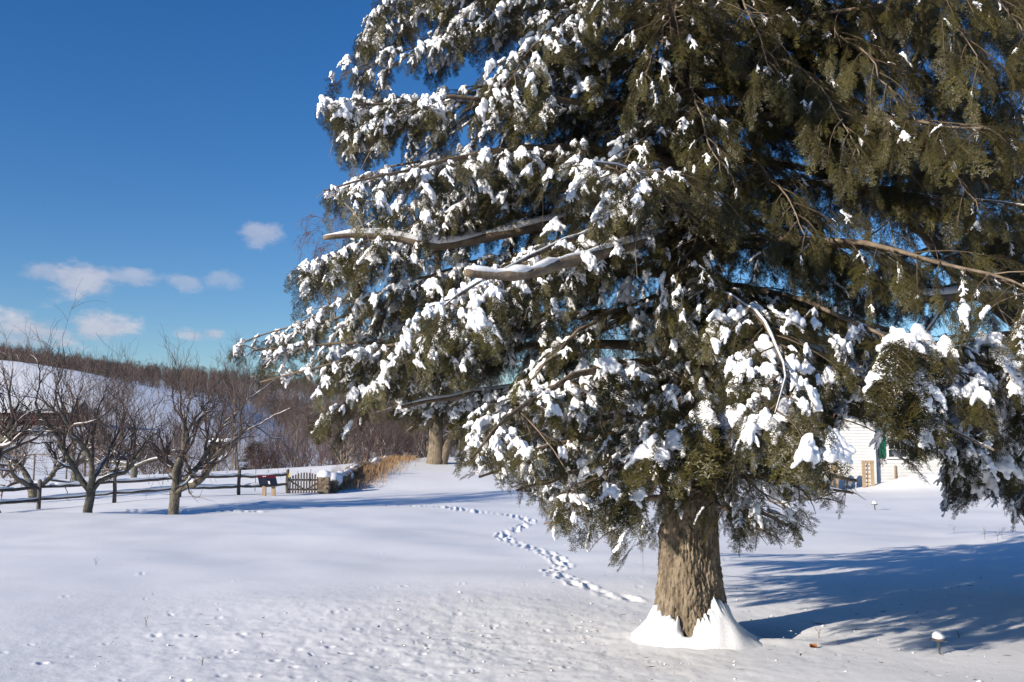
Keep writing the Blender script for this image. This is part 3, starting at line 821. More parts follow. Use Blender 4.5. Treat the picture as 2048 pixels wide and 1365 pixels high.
def snow_main(P):
    px = project(P); x, y = px[:, 0], px[:, 1]
    pr = np.full(len(P), .60); th = np.full(len(P), .13); ps = np.ones(len(P))
    left = np.clip((1080 - x) / 150, 0, 1); pr = pr + .24 * left; th = th - .02 * left
    up = np.clip((x - 1250 - .35 * (y - 300)) / 250, 0, 1) * np.clip((640 - y) / 120, 0, 1); pr = pr * (1 - .88 * up); th = np.where(up > .04, 1.0, th); ps = np.where(up > .04, .8, ps)
    low = np.clip((y - 640) / 120, 0, 1) * np.clip((x - 1000) / 100, 0, 1); th = th + .14 * low; ps = ps + .55 * low; pr = pr - .08 * low; pr = pr - .0 * low
    pr[y < -100] = .2
    return pr, th, ps


TB = np.array([1.55, 9.0, 0.0]); TB[2] = gz(TB[0], TB[1])
stub = lambda pts, Y: [at(px, py, Y if not isinstance(Y, (list, tuple)) else Y[i]) for i, (px, py) in enumerate(pts)]
main_explicit = [
    (stub([(1330, 470), (1190, 512), (1120, 528), (1060, 548), (1000, 552), (930, 545)], [7.6, 6.6, 6.3, 6.1, 6.0, 5.9]), (.042, .026), False),
    (stub([(1180, 430), (1000, 470), (880, 492), (800, 478), (720, 470), (647, 476)], [8.8, 8.5, 8.3, 8.2, 8.1, 8.0]), (.05, .020), False),
    (stub([(1350, 620), (1100, 640), (860, 690), (660, 690), (560, 698), (470, 694)], [9, 8.8, 8.6, 8.5, 8.4, 8.3]), (.05, .008), True),
    (stub([(1380, 800), (1330, 850), (1270, 900), (1200, 950), (1130, 990)], [8.8, 8.2, 7.8, 7.4, 7.2]), (.03, .008), True),
    (stub([(1390, 860), (1450, 900), (1500, 960), (1560, 1010), (1690, 985)], [8.8, 8.2, 7.8, 7.5, 7.3]), (.03, .007), True),
    (stub([(1370, 900), (1320, 960), (1260, 1030), (1210, 1085)], [8.8, 8.1, 7.7, 7.5]), (.024, .006), True),
    (stub([(1400, 560), (1600, 600), (1800, 690), (1950, 760)], [8.9, 7.4, 6.4, 6.0]), (.05, .01), True),
    (stub([(1400, 640), (1500, 700), (1570, 760), (1610, 860)], [8.9, 7.6, 6.9, 6.7]), (.04, .01), True),
    (stub([(1390, 680), (1370, 750), (1340, 820), (1290, 900)], [8.8, 7.8, 7.2, 6.9]), (.035, .008), True),
    (stub([(1390, 500), (1100, 560), (900, 640), (760, 760), (640, 840)], [8.8, 8.4, 8.2, 8.1, 8.0]), (.045, .006), True),
    (stub([(1390, 560), (1200, 640), (1060, 760), (960, 900)], [8.8, 8.0, 7.6, 7.4]), (.04, .006), True),
    (stub([(1390, 360), (1000, 400), (800, 460), (580, 545)], [8.9, 8.6, 8.4, 8.3]), (.045, .006), True),
    (stub([(1400, 200), (1000, 210), (800, 200), (640, 212)], [9, 8.9, 8.8, 8.7]), (.045, .006), True),
    (stub([(1400, 300), (1000, 310), (800, 330), (635, 392)], [9, 8.7, 8.5, 8.5]), (.045, .006), True),
    (stub([(1400, -60), (1370, -20), (1330, 60), (1290, 160)], [8.8, 7.9, 7.2, 6.8]), (.03, .006), True),
    (stub([(1400, -120), (1450, -60), (1500, 30), (1540, 150)], [8.8, 7.9, 7.2, 6.8]), (.03, .006), True),
    (stub([(1400, 90), (1380, 140), (1400, 230), (1440, 340)], [8.8, 7.9, 7.2, 6.8]), (.03, .006), True),
    (stub([(1400, 200), (1330, 230), (1260, 310), (1220, 420)], [8.8, 7.9, 7.2, 6.8]), (.03, .006), True),
    (stub([(1400, 260), (1480, 300), (1560, 380), (1620, 480)], [8.8, 7.9, 7.2, 6.8]), (.03, .006), True),
    (stub([(1400, 380), (1410, 420), (1380, 500), (1340, 600)], [8.8, 7.9, 7.2, 6.9]), (.03, .006), True),
    (stub([(1400, 30), (1180, 20), (1080, 80), (1010, 180)], [8.8, 7.9, 7.2, 6.8]), (.03, .006), True),
    (stub([(1400, 60), (1600, 40), (1720, 100), (1800, 210)], [8.8, 7.9, 7.2, 6.8]), (.03, .006), True),
    (stub([(1400, 100), (1560, 120), (1660, 200), (1720, 320)], [8.8, 7.7, 7.0, 6.6]), (.03, .006), True),
    (stub([(1400, -100), (1700, -90), (1860, 0), (1960, 130)], [8.8, 7.7, 7.0, 6.6]), (.03, .006), True),
    (stub([(1400, 160), (1700, 200), (1860, 290), (1960, 420)], [8.8, 7.7, 7.0, 6.6]), (.03, .006), True),
    (stub([(1390, 900), (1400, 930), (1420, 980), (1450, 1050)], [8.8, 8.4, 8.1, 7.9]), (.018, .005), True),
    (stub([(1500, -160), (1800, -120), (1980, -20), (2080, 120)], [8.8, 8.0, 7.4, 7.0]), (.03, .006), True),
    (stub([(1420, -40), (1700, 0), (1900, 90), (2040, 230)], [9.0, 8.4, 7.9, 7.6]), (.03, .006), True),
    (stub([(1420, 120), (1640, 200), (1800, 330), (1880, 440)], [9.0, 8.4, 7.9, 7.6]), (.03, .006), True),
    (stub([(1420, 220), (1640, 300), (1760, 420), (1800, 520)], [9.0, 8.4, 7.9, 7.6]), (.03, .006), True),
    (stub([(1420, 20), (1600, 80), (1700, 180), (1760, 280)], [9.0, 8.6, 8.2, 8.0]), (.03, .006), True),
    (stub([(1420, 60), (1740, 110), (1950, 220), (2060, 350)], [9.0, 8.4, 8.0, 7.8]), (.03, .006), True),
    (stub([(1420, -100), (1560, -60), (1640, 40), (1680, 140)], [9.0, 8.4, 7.9, 7.6]), (.03, .006), True),
    (stub([(1420, 300), (1560, 380), (1640, 480), (1660, 580)], [9.0, 8.4, 7.9, 7.6]), (.03, .006), True),
    (stub([(1500, -140), (1850, -60), (2000, 60), (2060, 200)], [9.4, 9.2, 9.0, 8.9]), (.03, .006), True),
    (stub([(1500, -40), (1800, 60), (1940, 180), (2000, 320)], [9.4, 9.2, 9.0, 8.9]), (.03, .006), True),
    (stub([(1400, -80), (1050, -40), (850, 20), (705, 95)], [9.0, 8.9, 8.8, 8.7]), (.04, .006), True),
    (stub([(1400, 0), (1050, 40), (850, 90), (680, 150)], [9.0, 8.7, 8.5, 8.4]), (.04, .006), True),
    (stub([(1400, -140), (1060, -110), (880, -50), (745, 30)], [9.0, 8.8, 8.6, 8.5]), (.04, .006), True),
    (stub([(1400, 120), (1050, 150), (850, 210), (670, 280)], [9.0, 8.6, 8.4, 8.2]), (.04, .006), True),
    (stub([(1390, 460), (1050, 500), (800, 570), (600, 630)], [9.0, 8.7, 8.5, 8.4]), (.04, .006), True),
    (stub([(1390, 820), (1480, 840), (1550, 900), (1610, 990)], [8.8, 8.1, 7.6, 7.4]), (.024, .005), True),
]
HEAVY = [(1400, 838, 6.6, 85), (1458, 838, 6.7, 80), (1300, 905, 6.5, 80), (1345, 890, 6.6, 60), (1385, 905, 6.7, 45), (1410, 925, 6.7, 32), (1225, 995, 6.6, 50), (1268, 985, 6.5, 50), (1248, 1010, 6.6, 36), (1580, 830, 6.4, 60), (1620, 865, 6.4, 60), (1560, 862, 6.4, 60),
         (1595, 800, 6.5, 50), (1800, 690, 5.8, 80), (1850, 685, 5.9, 75), (1840, 765, 5.8, 85), (1770, 750, 5.8, 75), (1795, 810, 5.9, 50), (1840, 800, 5.9, 45), (1890, 695, 5.9, 50), (1440, 640, 6.6, 48), (1425, 665, 6.6, 36), (1303, 437, 6.3, 32), (1110, 455, 7.3, 50), (970, 380, 7.5, 48),
         (1000, 395, 7.4, 42), (1042, 772, 7.0, 32), (640, 838, 7.9, 32), (690, 860, 7.9, 36), (940, 292, 7.6, 36), (1480, 1035, 7.1, 28), (1245, 1078, 7.3, 32), (990, 612, 7.3, 36), (790, 412, 8.0, 45), (735, 520, 8.0, 48), (1170, 170, 7.2, 50), (1380, 75, 6.6, 32), (1095, 30, 7.0, 32), (1225, 740, 6.9, 60),
         (1340, 800, 6.7, 45), (1155, 830, 7.0, 36), (1215, 880, 6.9, 32), (1525, 770, 6.6, 42), (1650, 940, 6.9, 28), (1545, 925, 6.9, 26), (1940, 795, 6.0, 60), (1690, 430, 6.4, 32), (1430, 400, 6.4, 30), (1810, 885, 6.4, 26), (905, 670, 7.6, 32), (860, 570, 7.7, 40), (1130, 530, 7.2, 36), (1190, 350, 7.0, 45), (1055, 230, 7.4, 34)]
hem = hemlock('hemlock_tree', TB, 13.2, 4.3, 1.15, 122, 11, 'huge snow-laden hemlock with a thick furrowed trunk standing alone in the open snow', None, sub_step=.105, spray_gap=.062, sscale=.52,
              keep=keep_main, snow=snow_main, lean=(.012, 0), explicit=main_explicit, trunk_mesh=True, clumps=250, dead=420, dens=dens_main, heavy=HEAVY, pad_scale=.82)


# furrowed trunk of the near hemlock
def near_trunk():
    K, Nn = 220, 330
    zz = np.concatenate([np.linspace(-.35, 3.2, 270), np.linspace(3.25, 13.1, 60)]); a = np.arange(K) * 2 * math.pi / K
    Z, A = np.meshgrid(zz, a, indexing='ij')
    r0 = np.interp(zz, [-.35, 0, .25, .6, 1.2, 2.5, 5, 13.1], [.41, .350, .300, .268, .250, .230, .19, .02])[:, None]
    lobes = .06 * np.exp(-np.maximum(Z, -.2) * 3.2) * (np.cos(A * 5 + .6) + .5 * np.cos(A * 3 + 2)) + .018 * np.cos(A * 3 + Z * .7) + .012 * np.cos(A * 7 - Z)
    s = A * 21 / (2 * math.pi) * 2.2
    wx = s + .55 * fbm(s * .8, Z * 1.6, 2, 2)
    # periodic ridges: plates separated by deep vertical furrows
    ph = np.abs((wx + .25 * noise2(wx * 0 + np.floor(wx), Z * 5, 8)) % 1 - .5) * 2
    ph = np.clip((ph - .0) / .8, 0, 1) ** .7
    cross = np.clip(np.abs(((Z * 7 + hash2(np.floor(wx).astype(np.int64), np.floor(wx).astype(np.int64) * 0, 4) * 9) + .3 * noise2(wx * 2, Z * 9, 9)) % 1 - .5) * 8, 0, 1)
    blend = np.clip(np.minimum(A, 2 * math.pi - A) * 3, 0, 1)
    rel = (-.036 * (1 - ph) * (.65 + .5 * noise2(wx * .5, Z * 3.5, 19)) - .020 * (1 - cross) * ph + (.012 * fbm(A * 14, Z * 12, 3, 14) + .012 * noise2(A * 60, Z * 40, 17)) * blend)
    R = r0 * (1 + lobes / .3) + rel * np.minimum(1, r0 / .2)
    V = np.stack([.012 * Z + R * np.cos(A), R * np.sin(A), Z], -1).reshape(-1, 3)
    n = len(zz); i = np.arange(n - 1)[:, None] * K; j = np.arange(K)[None]
    q = np.stack([i + j, i + (j + 1) % K, i + K + (j + 1) % K, i + K + j], -1).reshape(-1, 4)
    o = MB().add(V, q).build('trunk', M['bark'], hem)
    # snow plastered round the foot, ragged along its upper edge
    K = 260; a = np.arange(K) * 2 * math.pi / K
    top = .17 + .05 * noise2(a * 2.2 + 3, a * 0, 5) + .035 * noise2(a * 7, a * 0, 6) + .034 * noise2(a * 23, a * 0, 8) + .022 * noise2(a * 41, a * 0, 9)
    front = math.radians(-100)   # a tongue of bare bark reaches the ground here
    da = np.angle(np.exp(1j * (a - front))); tw_ = np.clip((np.abs(da) - .10) / .16, 0, 1) ** .7; top = top * tw_ + (1 - tw_) * .01
    right = np.angle(np.exp(1j * (a - math.radians(-40)))); top = top + .13 * np.exp(-(right / .5) ** 2)
    leftb = np.angle(np.exp(1j * (a - math.radians(-165)))); top = top + .10 * np.exp(-(leftb / .45) ** 2)
    rt = np.interp(top, [0, .25, .6, 1.2], [.350, .300, .268, .250]) * (1 + (.06 * np.exp(-top * 3.2) * (np.cos(a * 5 + .6) + .5 * np.cos(a * 3 + 2)) + .018 * np.cos(a * 3)) / .3)
    u = np.linspace(0, 1, 16)
    rows = [np.stack([(rt - .06) * np.cos(a), (rt - .06) * np.sin(a), top - .02], 1), np.stack([(rt + .008) * np.cos(a), (rt + .008) * np.sin(a), top + .004], 1)]
    out = .70 + .10 * np.cos(a + .3) + .05 * noise2(a * 3, a * 0, 7)
    ks = np.exp(-(np.arange(-24, 25) / 10.0) ** 2); ks /= ks.sum(); tops = np.convolve(np.r_[top[-24:], top, top[:24]], ks, 'valid'); top_e = top; rt_e = rt; ks2 = np.exp(-(np.arange(-40, 41) / 18.0) ** 2); ks2 /= ks2.sum(); rts = np.convolve(np.r_[rt[-40:], rt, rt[:40]], ks2, 'valid') + .01
    for k in u:
        bl = min(1, k * 13); top = top_e * (1 - bl) + tops * bl; rt = rt_e * (1 - bl) + rts * bl
        rr = (rt + .022) * (1 - k) + out * k; z = top * (1 - k) ** 2.5 * (1 - .08 * k) + (-.03 - .03 * k) * k
        z = z + .022 * fbm(np.cos(a) * 3 + k * 2, np.sin(a) * 3 + k, 3, 9) * (1 - k) * np.minimum(1, k * 4)
        rows.append(np.stack([rr * np.cos(a), rr * np.sin(a), z], 1))
    V = np.concatenate(rows); n = len(rows); i = np.arange(n - 1)[:, None] * K; j = np.arange(K)[None]
    q = np.stack([i + j, i + K + j, i + K + (j + 1) % K, i + (j + 1) % K], -1).reshape(-1, 4)
    MB().add(V, q).build('snow_collar', M['snow'], hem)


near_trunk()

# --- the hemlock just outside the frame on the right
SIDE = [(1480, -300), (1500, 380), (1640, 520), (1690, 640), (1640, 760), (1800, 830), (1870, 900), (1875, 980), (1905, 1035), (1960, 1000), (2010, 1020), (2048, 1085), (2500, 1120), (3400, 1120), (3400, -300)]
def keep_side(P, r):
    px = project(P) + r.normal(0, 9, (len(P), 2)); return (inside(SIDE, px) | (px[:, 1] < -250) | (px[:, 0] > 2300)) & (P[:, 1] > 5.5) & (P[:, 2] > .7)
def snow_side(P):
    px = project(P); x, y = px[:, 0], px[:, 1]; low = np.clip((y - 600) / 120, 0, 1)
    return .10 + .5 * low, 1.0 - .4 * low, .8 + .8 * low
def dens_side(P):
    px = project(P); return (1 - .7 * line_gap(px, (1640, 330), (2048, 640), 32)) * (1 - .3 * gauss(px, 1880, 430, 50, 40)) * np.where(P[:, 1] > 12.5, .5, 1)
SB = np.array([6.7, 11.2, 0.0]); SB[2] = gz(*SB[:2])
side_explicit = [
    (stub([(2330, 930), (2150, 730), (2048, 640), (1950, 550), (1850, 470), (1740, 390), (1640, 330)], [11.3, 11, 10.8, 10.6, 10.5, 10.4, 10.4]), (.095, .03), False),
    (stub([(2330, 900), (2150, 720), (2010, 600), (1930, 520), (1845, 450)], [11.3, 11.2, 11, 11, 11]), (.09, .04), False),
    (stub([(2330, 860), (2100, 700), (1980, 610), (1880, 520), (1790, 380)], [11.4, 11.6, 11.8, 11.8, 11.8]), (.07, .03), False),
    (stub([(2300, 600), (2120, 606), (2048, 600), (1950, 590), (1860, 598), (1808, 582)], [9.6, 9.4, 9.3, 9.2, 9.15, 9.1]), (.07, .042), False),
    (stub([(1900, 594), (1870, 640), (1835, 690)], [9.2, 9.0, 8.9]), (.025, .008), False),
    (stub([(2330, 780), (2100, 620), (1960, 480), (1900, 330), (1880, 180)], [11.4, 11.8, 12.1, 12.3, 12.4]), (.12, .06), False),
    (stub([(2330, 800), (2060, 430), (1900, 340), (1720, 300)], [11.4, 11.0, 10.9, 10.8]), (.06, .015), True),
    (stub([(2330, 850), (2120, 820), (1960, 860), (1890, 960)], [11.4, 10.4, 9.8, 9.6]), (.05, .01), True),
    (stub([(2330, 880), (2150, 880), (2030, 930), (1970, 1000)], [11.4, 10.2, 9.5, 9.3]), (.05, .01), True),
    (stub([(2330, 700), (2100, 660), (1900, 690), (1760, 760)], [11.4, 9.6, 8.4, 7.9]), (.05, .01), True),
    (stub([(2330, 900), (2100, 850), (1960, 870), (1880, 930)], [11.4, 10.8, 10.2, 9.9]), (.05, .01), True),
    (stub([(2330, 930), (2120, 900), (2000, 930), (1930, 1010)], [11.4, 10.8, 10.2, 9.9]), (.05, .01), True),
    (stub([(2330, 960), (2150, 950), (2080, 980), (2030, 1040)], [11.4, 10.8, 10.2, 9.9]), (.05, .01), True),
    (stub([(2330, 880), (2160, 800), (2030, 830), (1950, 900)], [11.4, 10.0, 9.4, 9.1]), (.05, .01), True),
    (stub([(2330, 760), (2130, 740), (1990, 800), (1900, 860)], [11.4, 9.8, 8.9, 8.6]), (.05, .01), True),
]
hem2 = hemlock('hemlock_tree', SB, 14.0, 4.6, 1.2, 66, 23, 'dark shaded hemlock with bare leaning limbs reaching in beside the white house', None, sub_step=.13, spray_gap=.08, sscale=.6,
               keep=keep_side, snow=snow_side, explicit=side_explicit, trunk_r=.3, clumps=50, dead=160, dens=dens_side)

# ------------------------------------------------------------------ bare trees
def bare_tree(seed, H, r0, nmain=4, trunk=.2, spread=.75, up=.25, wob=.16, levels=4, kids=(6, 6, 5, 4), ratio=.62, droop=0.0, sides=(8, 6, 4, 3, 3), min_r=.004, leader=False, lean=(0, 0), first=None):
    """branch polylines [(points, radii, level)] of a leafless tree standing at the origin"""
    r = np.random.default_rng(seed); out = []
    def grow(p, d, L, rad, lev):
        n = max(4, min(12, int(L / (.22 if lev < 2 else .14)))); P = [p]; d = np.asarray(d, float) / np.linalg.norm(d)
        for i in range(n):
            d = d + r.normal(0, wob, 3) * (1.0 if lev else .5) + np.array([0, 0, up * .25 - droop * (lev >= 2) * (i / n)])
            d /= np.linalg.norm(d); P.append(P[-1] + d * L / n)
        P = np.array(P); R = np.maximum(rad * (1 - .62 * np.linspace(0, 1, n + 1) ** 1.1), min_r * .7)
        if lev >= levels: R = np.linspace(max(rad, min_r), min_r * .5, n + 1)
        out.append((P, R, lev))
        if lev >= levels: return
        for i in range(kids[min(lev, len(kids) - 1)]):
            u = r.uniform(.25 if lev else .55, 1.0) if i else 1.0
            j = min(int(u * n), n - 1); b = P[j] * (1 - (u * n - j)) + P[j + 1] * (u * n - j) if u < 1 else P[-1]
            dd = P[j + 1] - P[j]; dd /= np.linalg.norm(dd)
            side = r.normal(0, 1, 3); side -= dd * side.dot(dd); side /= np.linalg.norm(side)
            a = r.uniform(.35, 1.0) * (1.1 if lev else 1.0); a = a * .45 if u == 1.0 else a
            cd = dd * math.cos(a) + side * math.sin(a) + np.array([0, 0, up])
            grow(b, cd, L * ratio * r.uniform(.6, 1.2), max(R[j] * r.uniform(.45, .72), min_r), lev + 1)
    zt = H * trunk
    tp = np.array([[lean[0] * k * zt, lean[1] * k * zt, -.3 + k * (zt + .3)] for k in np.linspace(0, 1, 7)]) + np.r_[np.zeros((1, 3)), np.cumsum(r.normal(0, .012 * H / 5, (6, 3)) * np.array([1, 1, .2]), axis=0)]
    out.append((tp, r0 * np.array([1.35, 1.15, 1.0, .95, .92, .92, .95]), 0))
    if leader:
        grow(tp[-1], np.array([0, 0, 1.0]), H * .62, r0 * .8, 0)
        n = nmain
        for i in range(n):
            a = i * 2.4 + r.normal(0, .3); z = tp[-1] + np.array([0, 0, H * .5 * i / n]); grow(z, np.array([math.cos(a) * spread, math.sin(a) * spread, .6]), H * .36 * (1 - .5 * i / n), r0 * .4, 1)
    else:
        for i in range(nmain):
            a = i * 2 * math.pi / nmain + r.normal(0, .35); d = np.array([math.cos(a) * spread, math.sin(a) * spread, r.uniform(.5, 1.0)])
            if first is not None and i < len(first): d = np.asarray(first[i], float)
            grow(tp[-1] - np.array([0, 0, r.uniform(0, .12) * zt]), d, H * r.uniform(.32, .46), r0 * r.uniform(.5, .72), 1)
    return out


def tree_meshes(br, mats, split=1, sides=(9, 7, 4, 3, 3), snow=0.0, seed=0):
    a, b, c = MB(), MB(), MB()
    for k, (P, R, lev) in enumerate(br):
        (a if lev <= split else b).tube(P, R, sides[min(lev, len(sides) - 1)], cap=lev <= split)
        if snow and lev <= 2 and R.max() > .012: snow_on(c, P, R, snow, seed + k, .88)
    return a, b, c


def place_bare(name, loc, br, mats, label, group=None, snow=0.0, rz=0, split=1, seed=0):
    t = thing(name, loc, label, 'tree', group, rz)
    a, b, c = tree_meshes(br, mats, split, snow=snow, seed=seed)
    tag(a.build('trunk', mats[0], t), kind=None); tag(b.build('crown', mats[1], t), kind='stuff')
    if c.n: tag(c.build('limb_snow', M['snow'], t), kind='stuff')
    return t


# apple trees of the orchard along the fence
AP = (M['applebark'], M['appletwig'])
def stand(px, Y):
    X = (px - 1024) / F * Y * 1.0
    for _ in range(3):
        p = at(px, 900, Y); X = p[0]
    return np.array([X, Y, gz(X, Y)])
place_bare('apple_tree', stand(186, 27.5), bare_tree(8, 7.0, .13, 4, .10, .45, .27, .20, 4, (7, 8, 8, 5), .62, min_r=.005), AP, 'tall upright bare apple tree standing in front of the rail fence', snow=.55, seed=1)
place_bare('apple_tree', stand(352, 27.8), bare_tree(23, 6.4, .15, 4, .11, .52, .26, .21, 4, (7, 8, 8, 5), .62, min_r=.005, first=[(1.0, -.15, .5)]), AP, 'spreading bare apple tree with a long low snowy limb before the rail fence', snow=.6, seed=2)
place_bare('apple_tree', stand(72, 37.5), bare_tree(29, 5.4, .20, 3, .12, 1.15, .08, .2, 4, (6, 6, 5, 4), .62, first=[(1.2, .1, .75), (-1.1, .2, .8)]), AP, 'old apple tree with two arching snow-topped limbs behind the rail fence', snow=.75, seed=3)
place_bare('apple_tree', stand(4, 26.5), bare_tree(31, 6.0, .19, 4, .14, .9, .16, .18, 4, (6, 6, 5, 4), .62, lean=(-.55, 0)), AP, 'thick leaning apple trunk banked with snow at the end of the orchard row', snow=.7, seed=4)
place_bare('apple_tree', stand(270, 47), bare_tree(37, 3.6, .16, 4, .2, 1.0, .05, .2, 4, (6, 6, 5, 4), .62, droop=.1), AP, 'small spreading apple tree on the garden snow beyond the fence', snow=.7, seed=5)
place_bare('apple_tree', stand(152, 49), bare_tree(41, 3.8, .17, 4, .22, 1.0, .08, .2, 4, (6, 6, 5, 4), .62), AP, 'apple tree with a stout pale trunk on the garden snow beyond the fence', snow=.6, seed=6)

# thicket of bare trees below the garden, and trees behind the lawn
GB = (M['graybark'], M['browntwig'])
protos = []
for k in range(7):
    br = bare_tree(60 + k, 7.0, .10, 5, .22 if k % 2 else .1, .55 + .1 * (k % 3), .26, .13, 4, (5, 6, 5, 4), .6, leader=k % 3 == 0, min_r=.007)
    a, b, c = tree_meshes(br, GB, 1, (6, 5, 3, 3, 3), .8 if k % 2 else 0, k)
    protos.append((a.mesh('trunk', GB[0]), b.mesh('crown', M['redtwig'] if k in (2, 5) else GB[1]), c.mesh('limb_snow', M['snow']) if c.n else None))
LOOK = ['slender straight-stemmed grey bare tree', 'low-forking bare tree with snow along its limbs', 'bushy bare tree with reddish-brown twigs', 'straight bare tree with snow along its side limbs', 'wide-crowned plain brown bare tree', 'reddish-twigged bare tree with snow along its limbs', 'narrow single-stemmed brown bare tree']
def copy_bare(k, loc, s, rz, label, group, nm='bare_tree'):
    t = thing(nm, loc, label, 'tree', group, rz); t.scale = s if isinstance(s, tuple) else (s, s, s)
    for nme, me in zip(('trunk', 'crown', 'limb_snow'), protos[k]):
        if me is None: continue
        o = bpy.data.objects.new(nme, me); COL.objects.link(o); o.parent = t
        if nme != 'trunk': o['kind'] = 'stuff'
    return t
rt = np.random.default_rng(77)
for i in range(52):
    px = rt.uniform(540, 930); Y = rt.uniform(70, 120)
    k = int(rt.integers(7)); s = rt.uniform(.75, 1.35)
    copy_bare(k, stand(px, Y), s, rt.uniform(0, 6), LOOK[k] + ' in the thicket beyond the gate', 'thicket trees below the garden')
for i in range(34):
    px = rt.uniform(165, 545) if i > 4 else rt.uniform(-60, 150); Y = rt.uniform(62, 125); k = int(rt.integers(7)); s = rt.uniform(.6, 1.1)
    copy_bare(k, stand(px, Y), s, rt.uniform(0, 6), LOOK[k] + ' below the white hillside', 'trees in the hollow before the hill')
for i in range(22):
    px = rt.uniform(960, 2000); Y = rt.uniform(64, 105); k = int(rt.integers(7)); s = rt.uniform(.8, 1.5)
    copy_bare(k, stand(px, Y), s, rt.uniform(0, 6), LOOK[k] + ' behind the hemlocks', 'trees behind the lawn')
# skyline trees on the snowy hill's crest
for px, h in ((8, 1.25), (28, 1.1), (48, .85), (64, .9), (78, .9), (95, .6), (118, .6), (-25, 1.2)):
    copy_bare(int(rt.integers(7)), stand(px, 372), h * 1.1, rt.uniform(0, 6), 'bare tree on the skyline above the sloping white field', 'skyline trees on the hill')

# weeping birch far behind
wb = bare_tree(91, 18.5, .26, 6, .3, .6, .12, .10, 4, (7, 8, 8, 6), .5, droop=.55, leader=True, min_r=.012)
place_bare('weeping_birch', stand(690, 78), wb, (M['graybark'], M['redtwig']), 'tall reddish weeping birch rising behind the big hemlock', split=1)

# far wood on the ridge: nobody could count it
WP = []
for k in range(5):
    br = bare_tree(200 + k, 12.0, .16, 4, .3, .5, .3, .10, 3, (6, 7, 6), .55, leader=True, min_r=.03)
    a, b, c = tree_meshes(br, GB, 1, (4, 3, 3, 3), 0)
    mb = MB()
    for src, m in ((a, 0), (b, 1)):
        off = mb.n; V = np.concatenate(src.v)
        mb.add(V, np.concatenate(src.q) if src.q else None, np.concatenate(src.t) if src.t else None, m)
    WP.append(bpy.data.objects.new('wood_source', mb.mesh('wood_tree', [M['graybark'], M['browntwig']])))
def wood(name, n, seed, px0, px1, d0, d1, cond, label):
    r = np.random.default_rng(seed); pos = []
    while len(pos) < n:
        px = r.uniform(px0, px1); Y = math.sqrt(r.uniform(d0 ** 2, d1 ** 2))
        if not cond(px, Y): continue
        X = (px - 1024) / F * Y; pos.append((X, Y, 0))
    pos = np.array(pos); pos[:, 2] = height(pos[:, 0], pos[:, 1]) - .3
    rot = np.zeros((n, 3)); rot[:, 2] = r.uniform(0, 6.28, n)
    sc_ = r.uniform(.30, .62, n); sc_[r.random(n) < .35] *= .5
    o = scatter(name, pos, rot, np.stack([sc_ * 1.25, sc_ * 1.25, sc_], 1), r.integers(0, 5, n), WP, 'wood')
    tag(o, label, 'woodland', kind='stuff')
edge = lambda Y: 470 + (Y - 250) * -.15
wood('far_wood', 6500, 5, -300, 1500, 210, 640, lambda px, Y: (Y > 385 and Y < 640) or (px > 575 - max(0, Y - 250) * .55 and Y > 210), 'brown leafless wood covering the far ridge')


# dark cedars scattered on the hill foot
def cedar(px, Y, h, w, label):
    p = stand(px, Y); r = np.random.default_rng(int(px)); t = thing('cedar_tree', p, label, 'tree')
    MB().tube([[0, 0, -.3], [0, 0, h * .5], [0, 0, h * .95]], [.06 * h / 3, .04 * h / 3, .01], 6).build('trunk', M['graybark'], t)
    n = 420; z = r.random(n) ** 1.3; rad = w * (1 - z) ** .8 * np.sqrt(r.random(n)) * (1 + .25 * r.normal(size=n)); a = r.uniform(0, 6.28, n)
    pos = np.stack([rad * np.cos(a), rad * np.sin(a), .1 + z * h * .95], 1); f = np.stack([np.cos(a), np.sin(a), r.uniform(-.2, .9, n)], 1); f /= np.linalg.norm(f, axis=1, keepdims=True)
    scatter('crown', pos, frames_to_euler(f, r.normal(0, .6, n)), r.uniform(.9, 1.7, n) * h / 4, r.integers(0, 6, n), CEDARS, 'cedar', t)
CEDARS = []
for s_ in SPRAYS:
    me = s_.data.copy(); me.materials.clear(); me.materials.append(M['cedar']); me.materials.append(M['twig']); CEDARS.append(bpy.data.objects.new('cedar_source', me))
cedar(512, 92, 4.6, 1.3, 'dark narrow cedar at the foot of the white hillside')
cedar(196, 150, 4.4, 1.6, 'small dark cedar on the snowy slope behind the orchard')
cedar(40, 172, 4.2, 2.6, 'broad dark cedar above the long red barn')
cedar(95, 170, 3.6, 2.4, 'low brown cedar above the end of the red barn')

# large hemlock across the lawn, with its forked foot
FB = stand(872, 52)
def keep_far(P, r):
    px = project(P); return px[:, 1] + r.normal(0, 8, len(P)) < np.interp(px[:, 0], [600, 780, 840, 880, 960, 1100, 1200], [820, 850, 880, 850, 880, 900, 900])
def snow_far(P): n = len(P); return np.full(n, .22), np.full(n, .45), np.full(n, 1.0)
far_explicit = [([FB + np.array([0, 0, 1.9]), FB + np.array([-.8, -.2, 2.6]), FB + np.array([-2.2, -.3, 3.2]), FB + np.array([-3.0, -.3, 4.6])], (.26, .10), False),
                ([FB + np.array([.35, -.1, -.1]), FB + np.array([.55, -.1, .8]), FB + np.array([.95, -.1, 1.8]), FB + np.array([1.2, 0, 4.0])], (.26, .16), False)]
hemlock('hemlock_tree', FB, 17, 5.4, 2.2, 44, 57, 'distant hemlock with a pale forked trunk beside the dry grass', None, sub_step=.55, spray_gap=.42, sscale=2.3, keep=keep_far, snow=snow_far, trunk_r=.40, explicit=far_explicit, zpeak=4.5, low_len=.7)
